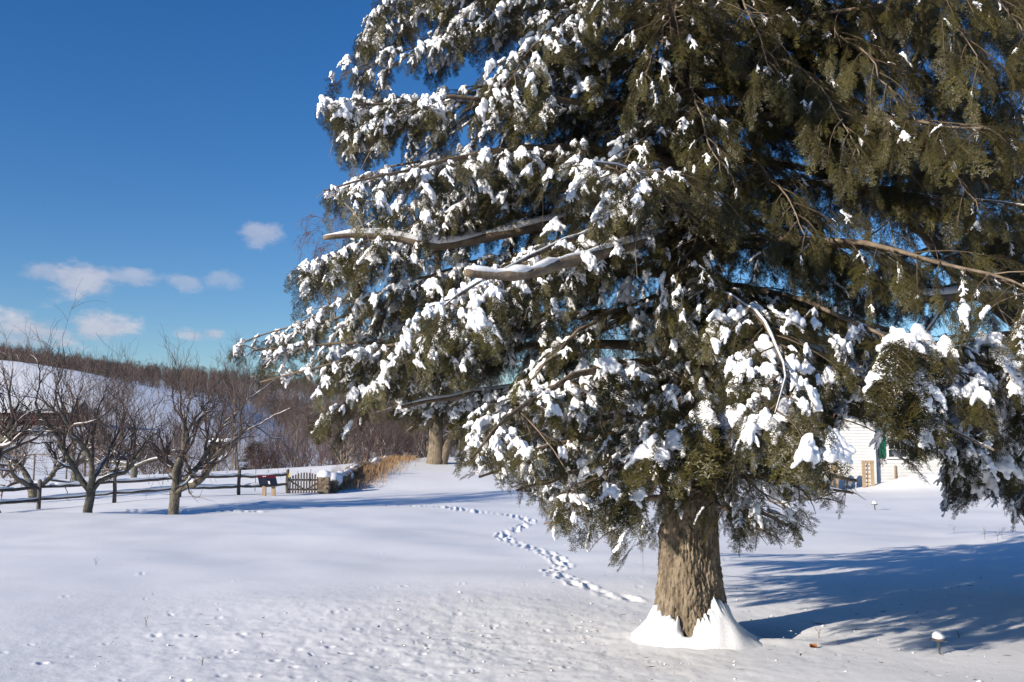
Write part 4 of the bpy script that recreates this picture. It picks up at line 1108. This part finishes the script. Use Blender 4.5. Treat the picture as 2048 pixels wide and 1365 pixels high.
# evergreen outside the frame on the left: its long shadow lies across the lawn
hemlock('hemlock_tree', (-24.5, 18.5, gz(-24.5, 18.5)), 14, 3.4, 1.2, 30, 61, 'evergreen left of the orchard casting the long shadow over the lawn', None, sub_step=.6, spray_gap=.5, sscale=2.6, trunk_r=.3)

# ------------------------------------------------------------------ fence, gate, sign, wall
fence = thing('split_rail_fence', stand(233, 35), 'weathered two-rail split rail fence with snow on its rails', 'fence')
fo = np.array(fence.location)
posts_px = [(-210, 29.5), (-62, 31.5), (83, 33.5), (233, 35.0), (362, 36.5), (480, 38.0), (577, 39.0)]
pp = [stand(*p) for p in posts_px]
rf = np.random.default_rng(4)
for i, p in enumerate(pp):
    mb = MB(); h = .92 + rf.uniform(-.05, .05); w = .13
    mb.tube([p - fo + [0, 0, -.3], p - fo + [rf.normal(0, .01), 0, h * .5], p - fo + [rf.normal(0, .02), 0, h - .02], p - fo + [rf.normal(0, .02), 0, h]], [w * .55, w * .52, w * .5, w * .38], 7)
    mb.build('post', M['oldwood'], fence)
for i in range(len(pp) - 1):
    for lv, zz in enumerate((.33, .72)):
        a, b = pp[i] - fo + [0, 0, zz + rf.normal(0, .02)], pp[i + 1] - fo + [0, 0, zz + rf.normal(0, .02)]
        k = np.linspace(0, 1, 9)[:, None]; P = a * (1 - k) + b * k + np.c_[np.zeros(9), rf.normal(0, .01, 9), rf.normal(0, .006, 9) - .03 * np.sin(k[:, 0] * math.pi)]
        o = MB().tube(P, np.full(9, .055) * rf.uniform(.9, 1.15) * (1 - .25 * np.abs(np.linspace(-1, 1, 9)) ** 4), 6).build('rail', M['oldwood'], fence)
        lo, hi = (0, 9) if rf.random() < .75 else (1, 6)
        Q = P[lo:hi] + [0, 0, .065]; rr = .05 * (1 + .25 * rf.normal(size=hi - lo)); rr[0] *= .4; rr[-1] *= .4
        MB().tube(Q, np.maximum(rr, .015), 7).build('rail_snow', M['snow'], o)

g0, g1 = stand(579, 39.0), stand(645, 39.2)
gate = thing('picket_gate', (g0 + g1) / 2, 'arched wooden picket gate between the rail fence and the stone wall', 'gate')
go_ = np.array(gate.location); dv = (g1 - g0); gw = np.linalg.norm(dv[:2]); du = dv / np.linalg.norm(dv)
NP = 12
for i in range(NP):
    u = (i + .5) / NP; c = g0 + dv * u - go_; c[2] = 0; hh = .62 + .20 * math.sin(math.pi * u) ** .9
    mb = MB(); w = .058
    x0 = c - du * w / 2; x1 = c + du * w / 2; y = np.array([0, .022, 0])
    pr = [x0 + [0, 0, -.2], x1 + [0, 0, -.2], x1 + [0, 0, hh - .03], c + [0, 0, hh], x0 + [0, 0, hh - .03]]
    v = [p - y / 2 for p in pr] + [p + y / 2 for p in pr]
    mb.add(v, [[0, 1, 6, 5], [1, 2, 7, 6], [2, 3, 8, 7], [3, 4, 9, 8], [4, 0, 5, 9], [0, 1, 2, 4][::1], [5, 9, 7, 6]], [[2, 3, 4], [7, 9, 8]])
    mb.build('picket', M['oldwood'], gate, smooth=False)
for z in (.15, .52):
    MB().beam(g0 - go_ + [0, .035, z], g1 - go_ + [0, .035, z], .03, .07).build('rail', M['oldwood'], gate, smooth=False)
for s in (0, 1):
    a, b = (g0, g1) if s else (g1, g0); m_ = (g0 + g1) / 2 - go_
    MB().beam(m_ + [0, .06 + .01 * s, .12], a - go_ + [0, .06 + .01 * s, .5], .025, .06).build('brace', M['oldwood'], gate, smooth=False)
MB().beam(g0 - go_ + [-.06, 0, -.25], g0 - go_ + [-.06, 0, .86], .10, .10).build('hinge_post', M['postwood'], gate, smooth=False)
tag(MB().beam(g0 - go_ + [.02, -.07, .62], g0 - go_ + [.05, -.07, .80], .05, .02).build('yellow_tag', M['yellow'], gate, smooth=False), 'small yellow tag')

# interpretive panel on two posts
sg = stand(541, 37.4); sign = thing('information_sign', sg, 'tilted information panel with a dark red header on two wooden posts before the fence', 'sign')
for dx in (-.19, .15):
    MB().box((dx, 0, .12), (.13, .11, .80)).build('post', M['postwood'], sign, smooth=False)
tilt = math.radians(38)
def panel_quad(x0, x1, v0, v1, lift, shear=.0):   # strip of the tilted face, v measured up the slope
    out = []
    for x, v in ((x0, v0), (x1, v0), (x1, v1), (x0, v1)):
        out.append([x - shear * v, v * math.cos(tilt) - lift * math.sin(tilt) - .25, .40 + v * math.sin(tilt) + lift * math.cos(tilt)])
    return np.array(out)
def slab(x0, x1, v0, v1, l0, l1, mat, name, parent, shear=.0):
    v = np.r_[panel_quad(x0, x1, v0, v1, l0, shear), panel_quad(x0, x1, v0, v1, l1, shear)]
    return MB().add(v, [[3, 2, 1, 0], [4, 5, 6, 7], [0, 1, 5, 4], [1, 2, 6, 5], [2, 3, 7, 6], [3, 0, 4, 7]]).build(name, mat, parent, smooth=False)
SH = .36
pn = slab(-.31, .37, 0, .58, -.03, .0, M['dark'], 'panel', sign, SH)
slab(-.30, .36, .01, .42, .001, .006, M['signdark'], 'panel_face', pn, SH)
slab(-.30, .36, .425, .57, .001, .007, M['signred'], 'header', pn, SH)
slab(.03, .10, .06, .24, .008, .010, M['signprint'], 'picture', pn, SH)
for x in (-.12, -.05): slab(x, x + .045, .48, .53, .009, .011, M['signprint'], 'lettering', pn, SH)
slab(.02, .28, .50, .515, .009, .011, M['signred'], 'lettering', pn, SH)
for k in range(4): slab(-.26, .0 - .03 * (k % 2), .10 + .07 * k, .12 + .07 * k, .008, .010, M['signgreen'], 'text_line', pn, SH)

# dry stone wall running back from the gate
w0 = stand(658, 39.3); w1 = stand(700, 44); w2 = stand(770, 54)
wall = thing('stone_wall', w0, 'dry stone wall with a thick cap of snow running back from the gate', 'wall'); wall['kind'] = 'thing'
wp = smooth_path([w0, stand(672, 41), w1, stand(735, 49), w2], 60) - np.array(w0); wr = np.random.default_rng(9)
stone_meshes = []
import bmesh
for k in range(5):
    bm = bmesh.new(); bmesh.ops.create_cube(bm, size=1.0); bmesh.ops.subdivide_edges(bm, edges=bm.edges[:], cuts=1, use_grid_fill=True)
    for v in bm.verts:
        v.co *= (1 - .16 * (v.co.length > .8)); v.co += Vector(wr.normal(0, .035, 3))
    me = bpy.data.meshes.new('stone'); bm.to_mesh(me); bm.free(); me.materials.append(M['stone']); stone_meshes.append(me)
seg = np.r_[0, np.cumsum(np.linalg.norm(np.diff(wp[:, :2], axis=0), axis=1))]
for lay in range(4):
    s = wr.uniform(0, .2)
    while s < min(seg[-1], 9):
        L_ = wr.uniform(.28, .55); c = np.array([np.interp(s + L_ / 2, seg, wp[:, j]) for j in range(3)]); c2 = np.array([np.interp(s + L_ / 2 + .2, seg, wp[:, j]) for j in range(3)])
        o = bpy.data.objects.new('stone', stone_meshes[int(wr.integers(5))]); COL.objects.link(o); o.parent = wall
        o.location = c + [wr.normal(0, .02), wr.normal(0, .02), -.1 + .16 * lay]; o.scale = (L_, wr.uniform(.5, .58), .165); o.rotation_euler = (wr.normal(0, .05), wr.normal(0, .05), math.atan2(c2[1] - c[1], c2[0] - c[0]))
        s += L_ * .98
wsn = np.arange(54)
MB().tube(wp[6:] + np.c_[.12 * noise2(wsn * .35, wsn * 0., 5), .1 * noise2(wsn * .4, wsn * 0., 6), .40 + .09 * noise2(wsn * .45, wsn * 0., 7) - .004 * wsn], np.maximum(.05, .24 + .10 * noise2(wsn * .6, wsn * 0., 2) - .003 * wsn), 10).build('wall_snow', M['snow'], wall)
# square gate pier
pier = thing('stone_pier', stand(650, 39.0), 'square stone gate pier with a rounded snow cap', 'pier')
k = 0
for lay in range(5):
    for j in range(2):
        o = bpy.data.objects.new('stone', stone_meshes[k % 5]); COL.objects.link(o); o.parent = pier; k += 1
        a = .12 if lay % 2 else 0
        o.location = ((-.1 + .2 * j) if lay % 2 == 0 else 0, 0 if lay % 2 == 0 else (-.1 + .2 * j), -.05 + .155 * lay); o.scale = (.23, .42, .16) if lay % 2 == 0 else (.42, .23, .16)
MB().tube([[0, 0, .62], [0, 0, .68], [0, 0, .78], [.01, 0, .86], [.01, 0, .90]], [.24, .27, .26, .18, .06], 14).build('snow_cap', M['snow'], pier)

# dry grass and stalks along the wall
gm = MB(); r = np.random.default_rng(12); n = 5200
u = r.random(n) ** .9; gx = np.interp(u, [0, .35, 1], [stand(680, 40.5)[0], stand(722, 45)[0], stand(800, 57)[0]]) + r.normal(.1, .55, n); gy = np.interp(u, [0, .35, 1], [40.5, 45, 57]) + r.normal(0, .3, n)
gzv = height(gx, gy); hgt = (r.uniform(.10, .70, n) ** 1.3) * (1 - .5 * u) * (.55 + .45 * (1 + noise2(gx * 1.1, gy * .8, 4))); a = r.uniform(0, 6.28, n); ln_ = r.normal(.12, .16, n)
wv = np.stack([np.cos(a), np.sin(a), a * 0], 1) * .008; top = np.stack([gx + np.cos(a * 2) * ln_ + .06, gy + np.sin(a * 2) * ln_, gzv + hgt], 1); b0 = np.stack([gx, gy, gzv - .05], 1); md_ = (b0 + top) / 2 + [0, 0, .04]
gm.add(np.stack([b0 - wv, b0 + wv, md_ + wv, md_ - wv, top], 1).reshape(-1, 3), np.arange(n)[:, None] * 5 + np.array([[0, 1, 2, 3]]), np.arange(n)[:, None] * 5 + np.array([[3, 2, 4]]))
tag(gm.build('dry_grass', M['drygrass'], smooth=False), 'tall tan dry grass along the snow-capped stone wall', 'grass', kind='stuff')

for i, (px, Y) in enumerate(((668, 40.6), (680, 41.4), (690, 42.2), (704, 43.5), (716, 45))):
    copy_bare([1, 4, 5, 2, 6][i], stand(px, Y), .13 + .02 * (i % 3), i * 1.3, 'low tangled purple-brown bramble against the snow-capped stone wall', 'brambles along the stone wall', 'bramble_bush')
# garden stakes and the small arbor in the snowed-in garden
for px, Y, h in ((328, 44, .8), (338, 46, .7), (372, 46, .55), (512, 40, .85), (596, 41, .75), (622, 41.5, .8), (640, 41, .7), (538, 45, .5), (300, 45, .5), (455, 47, .6)):
    p = stand(px, Y); o = MB().tube([[0, 0, -.2], [.01, 0, h * .5], [rt.normal(0, .03), 0, h]], [.014, .013, .011], 5).build('garden_stake', M['oldwood'], loc=p)
    tag(o, 'thin wooden stake poking out of the garden snow behind the fence', 'stake', 'garden stakes')
ab = stand(450, 58); arbor = thing('garden_arbor', ab, 'small open wooden arbor with a snow-covered top beyond the garden', 'arbor')
for x in (-.55, .55):
    for y in (-.4, .4): MB().box((x, y, .75), (.09, .09, 2.1)).build('post', M['graybark'], arbor, smooth=False)
for x in (-.55, .55): MB().beam((x, -.6, 1.84), (x, .6, 1.84), .06, .1).build('beam', M['graybark'], arbor, smooth=False)
MB().box((0, 0, 1.99), (1.6, 1.2, .18), taper=.85).build('snow_cap', M['snow'], arbor)
# wire garden fence posts at the left edge
wf = thing('wire_fence', stand(40, 52), 'wire mesh garden fence on grey posts behind the orchard', 'fence'); wo = np.array(wf.location)
wpst = [stand(px, 52) for px in (-40, 0, 33, 70, 135)]
for p in wpst: MB().tube([p - wo + [0, 0, -.2], p - wo + [0, 0, 1.35]], [.05, .045], 6).build('post', M['graybark'], wf)
for z in (.3, .6, .9, 1.2): MB().tube([p - wo + [0, 0, z] for p in wpst], [.006] * 5, 4).build('wire', M['metal'], wf)
MB().beam(wpst[0] - wo + [0, 0, 1.3], wpst[-1] - wo + [0, 0, 1.3], .05, .06).build('top_rail', M['graybark'], wf, smooth=False)

# ------------------------------------------------------------------ the long red barn on the slope
bz = at(70, 847, 195); barn = thing('barn', (bz[0], bz[1], bz[2]), 'long low red barn with a pale metal roof on the slope behind the orchard', 'barn')
BX0, BX1 = -22.0, 7.4
MB().box(((BX0 + BX1) / 2, 4, .6), (BX1 - BX0, 8, 3.2)).build('wall', M['barnred'], barn, smooth=False)
rv = [[BX0 - .4, -.9, 2.05], [BX1 + .4, -.9, 2.05], [BX1 + .4, 4, 4.5], [BX0 - .4, 4, 4.5], [BX0 - .4, 8.9, 2.05], [BX1 + .4, 8.9, 2.05]]; rv2 = [[x, y, z + .18] for x, y, z in rv]
MB().add(rv + rv2, [[6, 7, 8, 9], [9, 8, 11, 10], [0, 3, 2, 1], [3, 4, 5, 2], [0, 1, 7, 6], [4, 10, 11, 5], [1, 2, 8, 7], [2, 5, 11, 8], [0, 6, 9, 3], [3, 9, 10, 4]]).build('roof', M['barnroof'], barn, smooth=False)
for k in range(11):
    x = BX1 - 1.6 - k * 2.4
    w = MB().box((x, -.03, 1.15), (1.3, .1, .8)).build('window', M['dark'], barn, smooth=False)
    MB().box((x, -.09, .70), (1.5, .1, .09)).build('sill', M['white'], w, smooth=False)
MB().box((BX1 - 6.2, -.05, .55), (1.6, .12, 2.2)).build('door', M['dark'], barn, smooth=False)

# ------------------------------------------------------------------ white house
hz = gz(14.5, 40.0); house = thing('white_house', (14.5, 40.0, hz), 'white clapboard house with green shutters behind the hemlocks', 'house')
def gable(x0, x1, y0, y1, ze, zr, name='roof'):
    ym = (y0 + y1) / 2; o_ = .3
    v = [[x0 - o_, y0 - o_, ze], [x1 + o_, y0 - o_, ze], [x1 + o_, ym, zr], [x0 - o_, ym, zr], [x0 - o_, y1 + o_, ze], [x1 + o_, y1 + o_, ze]]; v2 = [[a, b, c + .14] for a, b, c in v]
    q = [[6, 7, 8, 9], [9, 8, 11, 10], [0, 3, 2, 1], [3, 4, 5, 2], [0, 1, 7, 6], [4, 10, 11, 5], [1, 2, 8, 7], [2, 5, 11, 8], [0, 6, 9, 3], [3, 9, 10, 4]]
    rf_ = MB().add(v + v2, q).build(name, M['asphaltroof'], house, smooth=False)
    s = .22; v3 = [[a, b, c + .142] for a, b, c in v]; v4 = [[a, b, c + .142 + s] for a, b, c in v]
    MB().add(v3 + v4, q).build('roof_snow', M['snow'], rf_, smooth=False)
def clap_wall(x0, x1, y, z1, holes=()):
    z = -.2
    while z < z1:
        spans = [(x0, x1)]
        for hx0, hx1, hz0, hz1 in holes:
            if z + .12 > hz0 and z < hz1: spans = [(a, b) for s in spans for a, b in ((s[0], min(s[1], hx0)), (max(s[0], hx1), s[1])) if b - a > .02]
        for a, b in spans:
            v = [[a, y - .034, z], [b, y - .034, z], [b, y - .006, z + .125], [a, y - .006, z + .125], [a, y + .01, z], [b, y + .01, z], [b, y + .01, z + .125], [a, y + .01, z + .125]]
            MB().add(v, [[0, 1, 2, 3], [5, 4, 7, 6], [0, 4, 5, 1], [3, 2, 6, 7], [1, 5, 6, 2], [4, 0, 3, 7]]).build('clapboard', M['white'], house, smooth=False)
        z += .12
def vbox(x0, x1, y0, y1, z0, z1, name, m, parent=house): return MB().box(((x0 + x1) / 2, (y0 + y1) / 2, (z0 + z1) / 2), (x1 - x0, y1 - y0, z1 - z0)).build(name, m, parent, smooth=False)
EX0 = at(1675, 930, 40)[0] - 14.5
vbox(EX0 + .02, -.02, .02, 3.0, -.3, 2.9, 'ell_wall', M['white']); clap_wall(EX0 + .09, -.12, .02, 2.85)
vbox(EX0 - .02, EX0 + .10, -.02, .10, -.3, 2.9, 'corner_board', M['white']); vbox(-.13, .02, -.025, .14, -.3, 2.9, 'corner_board', M['white'])
vbox(.0, 8.2, .17, 6.4, -.3, 3.3, 'main_wall', M['white'])
wx0, wx1, wz0, wz1 = .58, 1.28, 1.15, 2.35
clap_wall(.12, 8.1, .17, 3.25, [(wx0 - .08, wx1 + .08, wz0 - .08, wz1 + .08), (wx0 + 3.4, wx1 + 3.56, wz0 - .08, wz1 + .08)])
for dx in (0, 3.48):
    w = vbox(wx0 + dx, wx1 + dx, .11, .18, wz0, wz1, 'window', M['glass'])
    for a, b, c, d in ((wx0 - .08, wx1 + .08, wz1, wz1 + .08), (wx0 - .10, wx1 + .10, wz0 - .08, wz0), (wx0 - .08, wx0, wz0, wz1), (wx1, wx1 + .08, wz0, wz1)): vbox(a + dx, b + dx, .085, .165, c, d, 'casing', M['white'], w)
    for f in (1 / 3, 2 / 3): vbox(wx0 + (wx1 - wx0) * f - .012 + dx, wx0 + (wx1 - wx0) * f + .012 + dx, .095, .108, wz0, wz1, 'muntin', M['white'], w)
    for f in (.25, .5, .75): vbox(wx0 + dx, wx1 + dx, .094, .106, wz0 + (wz1 - wz0) * f - .014, wz0 + (wz1 - wz0) * f + .014, 'muntin', M['white'], w)
    for a in (wx0 - .40, wx1 + .10):
        sh = vbox(a + dx, a + .29 + dx, .105, .145, wz0 - .04, wz1 + .04, 'shutter', M['green'])
gable(EX0 - .05, .1, -.1, 3.0, 2.9, 3.9); gable(0.3, 8.2, .17, 6.4, 3.3, 5.3)

# lattice screens of the porch stair
def lattice(px0, px1, pyt, pyb, Y, label, brace=False):
    a = at(px0, pyb, Y); b = at(px1, pyb, Y); h = at(px0, pyt, Y)[2] - a[2]; W = b[0] - a[0]
    t = thing('lattice_screen', a, label, 'screen'); fw = .11
    for x in (0, W): MB().box((x, 0, h / 2 - .15), (fw, .1, h + .3)).build('post', M['newwood'], t, smooth=False)
    MB().box((W / 2, .0, h - fw / 2 + .05), (W + fw + .02, .12, fw)).build('top_rail', M['newwood'], t, smooth=False)
    n = max(2, int(W / .14))
    for i in range(1, n): MB().box((W * i / n, .03, h / 2), (.055, .015, h)).build('slat', M['newwood'], t, smooth=False)
    m = max(2, int(h / .14))
    for i in range(1, m): MB().box((W / 2, .047, h * i / m), (W, .015, .055)).build('slat', M['newwood'], t, smooth=False)
    if brace: MB().beam((.2, -.09, .0), (W - .02, -.09, h * .82), .05, .15).build('stair_rail', M['newwood'], t, smooth=False)
    return t
lattice(1616, 1674, 921, 985, 38.0, 'wooden lattice porch screen with a slanting stair rail left of the white house corner', True)
lattice(1729, 1746, 924, 982, 38.4, 'narrow wooden lattice screen against the white clapboard corner')
lattice(1560, 1612, 921, 975, 38.6, 'wooden lattice porch screen half hidden by snowy shrubs')
# three round-topped white boards that throw their shadow on the wall
sp = thing('round_topped_fence', (12.05, 38.9, gz(12.05, 38.9)), 'short white fence of three round-topped boards by the porch', 'fence')
for k in range(3):
    x = -.38 + .38 * k; aa = np.linspace(0, math.pi, 9); out = [[x - .15, 0, -.2], [x + .15, 0, -.2]] + [[x + .15 * math.cos(q), 0, .95 + .2 * math.sin(q)] for q in aa]
    n = len(out); v = np.array(out + [[p[0], .03, p[2]] for p in out]); c0 = np.array([[x, 0, .5], [x, .03, .5]]); v = np.r_[v, c0]
    MB().add(v, [[i, (i + 1) % n, n + (i + 1) % n, n + i] for i in range(n)], [[2 * n, i, (i + 1) % n] for i in range(n)] + [[2 * n + 1, n + (i + 1) % n, n + i] for i in range(n)]).build('board', M['white'], sp, smooth=False)
tag(MB().tube([[0, 0, -.2], [0, 0, .5], [0, 0, 1.05]], [.03, .03, .025], 6).build('garden_post', M['green'], loc=stand(1521, 34)), 'slim green post beside the snow-plastered shrub', 'post')
tag(MB().tube([[0, 0, -.2], [0, 0, .75], [0, 0, .8]], [.09, .08, .04], 8).build('lamp_post', M['postwood'], loc=(15.35, 40.2, gz(15.35, 40.2))), 'short wooden post below the green shutter', 'post')

# snow-plastered shrubs by the porch
def shrub(px, Y, s, label):
    br = bare_tree(int(px), 1.5 * s, .02, 9, .05, .45, .35, .12, 3, (5, 5, 4), .6, min_r=.004); t = thing('garden_shrub', stand(px, Y), label, 'shrub')
    a, b, c = tree_meshes(br, GB, 1, (5, 4, 3, 3)); a.build('stem', M['graybark'], t); tag(b.build('crown', M['redtwig'], t), kind='stuff')
    P = np.concatenate([p[0][1:] for p in br if p[2] >= 1]); r = np.random.default_rng(3); P = P[r.random(len(P)) < min(1, 260 / len(P))]; n = len(P); a_ = r.uniform(0, 6.28, n)
    tag(scatter('snow_tuft', P, np.stack([r.normal(0, .3, n), r.uniform(.2, 1.0, n), a_], 1), r.uniform(.22, .5, n), 6 + r.integers(0, 7, n), PADS, 'pad', t), kind='stuff')
shrub(1538, 34.5, 1.0, 'snow-plastered shrub beside the slim green post'); shrub(1566, 35.5, .8, 'smaller snow-plastered shrub against the porch lattice'); shrub(1600, 37, .9, 'snowy shrub at the foot of the porch stair')

# snow-covered garden seat seen under the branches
bs = stand(1205, 38); seat = thing('garden_bench', bs, 'dark green garden bench buried under smooth snow', 'bench')
for x in (-.6, .6): MB().box((x, .0, .2), (.07, .5, .6)).build('leg', M['green'], seat, smooth=False)
MB().box((0, 0, .48), (1.5, .55, .06)).build('seat', M['green'], seat, smooth=False); MB().beam((-.75, .28, .5), (.75, .28, .95), .05, .1).build('backrest', M['green'], seat, smooth=False)
MB().tube([[-.8, 0, .55], [-.5, 0, .62], [0, 0, .66], [.5, 0, .64], [.8, 0, .56]], [.1, .26, .3, .28, .1], 12).build('snow_cover', M['snow'], seat)


# ------------------------------------------------------------------ path lights
def path_light(px, py, label, s=1.0):
    p = on_ground(px, py); t = thing('path_light', (p[0], p[1], gz(p[0], p[1]) - .005), label, 'lamp')
    MB().tube([[.006, 0, -.15], [.004, 0, .0], [-.002, 0, .05], [-.002, 0, .052], [-.004, 0, .10], [-.004, 0, .115]], [.0095, .0095, .0105, .0125, .0125, .02], 14).build('stem', M['metal'], t)
    MB().tube([[-.004, 0, .112], [-.004, 0, .116], [-.004, 0, .122], [-.004, 0, .142], [-.004, 0, .15]], [.02, .062, .061, .03, .008], 20).build('shade', M['copper'], t)
    me = blob_mesh('snow_cap', [((-.004, 0, .142), (.052, .052, .034), 0, 0), ((-.012, .0, .160), (.038, .036, .034), 0, 0), ((-.02, 0, .176), (.018, .02, .018), 0, 0)], .006, M['snow_pad'], 4, 3, .002)
    o = bpy.data.objects.new('snow_cap', me); COL.objects.link(o); o.parent = t; t.scale = (s, s, s)
path_light(1879, 1309, 'low mushroom path light capped with snow on the open snow near the hemlock')
path_light(1750, 1021, 'tiny path light nearly buried in the lawn before the house', 1.35)

# ------------------------------------------------------------------ litter on the snow
def litter(name, n, seed, sizes, mat, spots, label, cat, lump=False):
    r = np.random.default_rng(seed); mb = MB(); k = 0
    base = np.array([[1, 0, 0], [-1, 0, 0], [0, 1, 0], [0, -1, 0], [0, 0, 1], [0, 0, -1]], float); tri = [[0, 2, 4], [2, 1, 4], [1, 3, 4], [3, 0, 4], [2, 0, 5], [1, 2, 5], [3, 1, 5], [0, 3, 5]]
    P = []
    for cx, cy, sx, sy, f in spots: P.append(np.stack([r.normal(cx, sx, int(n * f)), r.normal(cy, sy, int(n * f))], 1))
    P = np.concatenate(P); P = P[(P[:, 1] > 4.5) & (np.hypot(P[:, 0] - TB[0], P[:, 1] - TB[1]) > .75)]; Z = height(P[:, 0], P[:, 1])
    for (x, y), z in zip(P, Z):
        s = r.uniform(*sizes) * (r.random() ** 2 + .4)
        ax = np.array([s * r.uniform(.7, 1.6), s * r.uniform(.5, 1), s * r.uniform(.3, .7)]) if lump else np.array([s * r.uniform(1, 3.5), s * .32, s * .25])
        a = r.uniform(0, 6.28); R = np.array([[math.cos(a), -math.sin(a), 0], [math.sin(a), math.cos(a), 0], [0, 0, 1]])
        mb.add((base * ax * (1 + .2 * r.normal(size=(6, 1)))) @ R.T + [x, y, z + ax[2] * .4], t=tri)
    o = mb.build(name, mat, smooth=lump); tag(o, label, cat, kind='stuff')
litter('snow_clod', 380, 3, (.004, .018), M['snow'], [(1.2, 8.6, 1.8, 1.2, .4), (-1.2, 8.6, 1.6, 1.2, .25), (4.2, 11.5, 2.2, 2.4, .35)], 'small clods of snow fallen from the branches', 'snow', True)
litter('fallen_twig', 1100, 4, (.006, .013), M['debris'], [(.8, 9.2, 2.0, 1.3, .5), (-1.0, 8.6, 1.8, 1.0, .2), (4.4, 11.0, 2.2, 2.0, .3)], 'dark needles and bits of twig scattered on the snow', 'litter')
# a curled leaf and dry stalks poking through
lf = on_ground(1626, 1297)
tag(MB().add([[-.03, -.015, .01], [.03, -.018, .012], [.035, .012, .028], [-.025, .018, .03], [0, 0, .002], [-.03, -.015, .004], [.03, -.018, .006], [.035, .012, .022], [-.025, .018, .024]], None, [[0, 1, 4], [1, 2, 4], [2, 3, 4], [3, 0, 4], [6, 5, 4], [7, 6, 4], [8, 7, 4], [5, 8, 4]]).build('dry_leaf', M['leaf'], loc=(lf[0], lf[1], gz(lf[0], lf[1]) + .004)), 'curled orange-brown leaf lying on the bare snow', 'leaf')
def stalk(px, py, h, label, seed, group=None):
    g_ = on_ground(px, py); br = bare_tree(seed, h, .0035, 3, .3, .5, .2, .15, 2, (3, 3), .6, min_r=.0014)
    a, b, c = tree_meshes(br, GB, 9, (4, 4, 3)); o = a.build('dry_stalk', M['debris'], loc=(g_[0], g_[1], gz(g_[0], g_[1]))); tag(o, label, 'stalk', group)
for i, (px, py, h) in enumerate(((292, 1254, .13), (192, 1132, .14), (404, 1332, .08), (1638, 1275, .10), (524, 1276, .07), (1918, 1277, .08))):
    stalk(px, py, h, 'thin dry weed stalk poking out of the smooth open snow', 300 + i, 'weed stalks in the open snow')
for i, (px, py, h) in enumerate(((1970, 1080, .28), (1996, 1083, .3), (2004, 1076, .25), (1908, 1066, .22))):
    stalk(px, py, h, 'twiggy dry stem rising from the shaded mound under the dark hemlock', 320 + i, 'stems on the shaded mound')
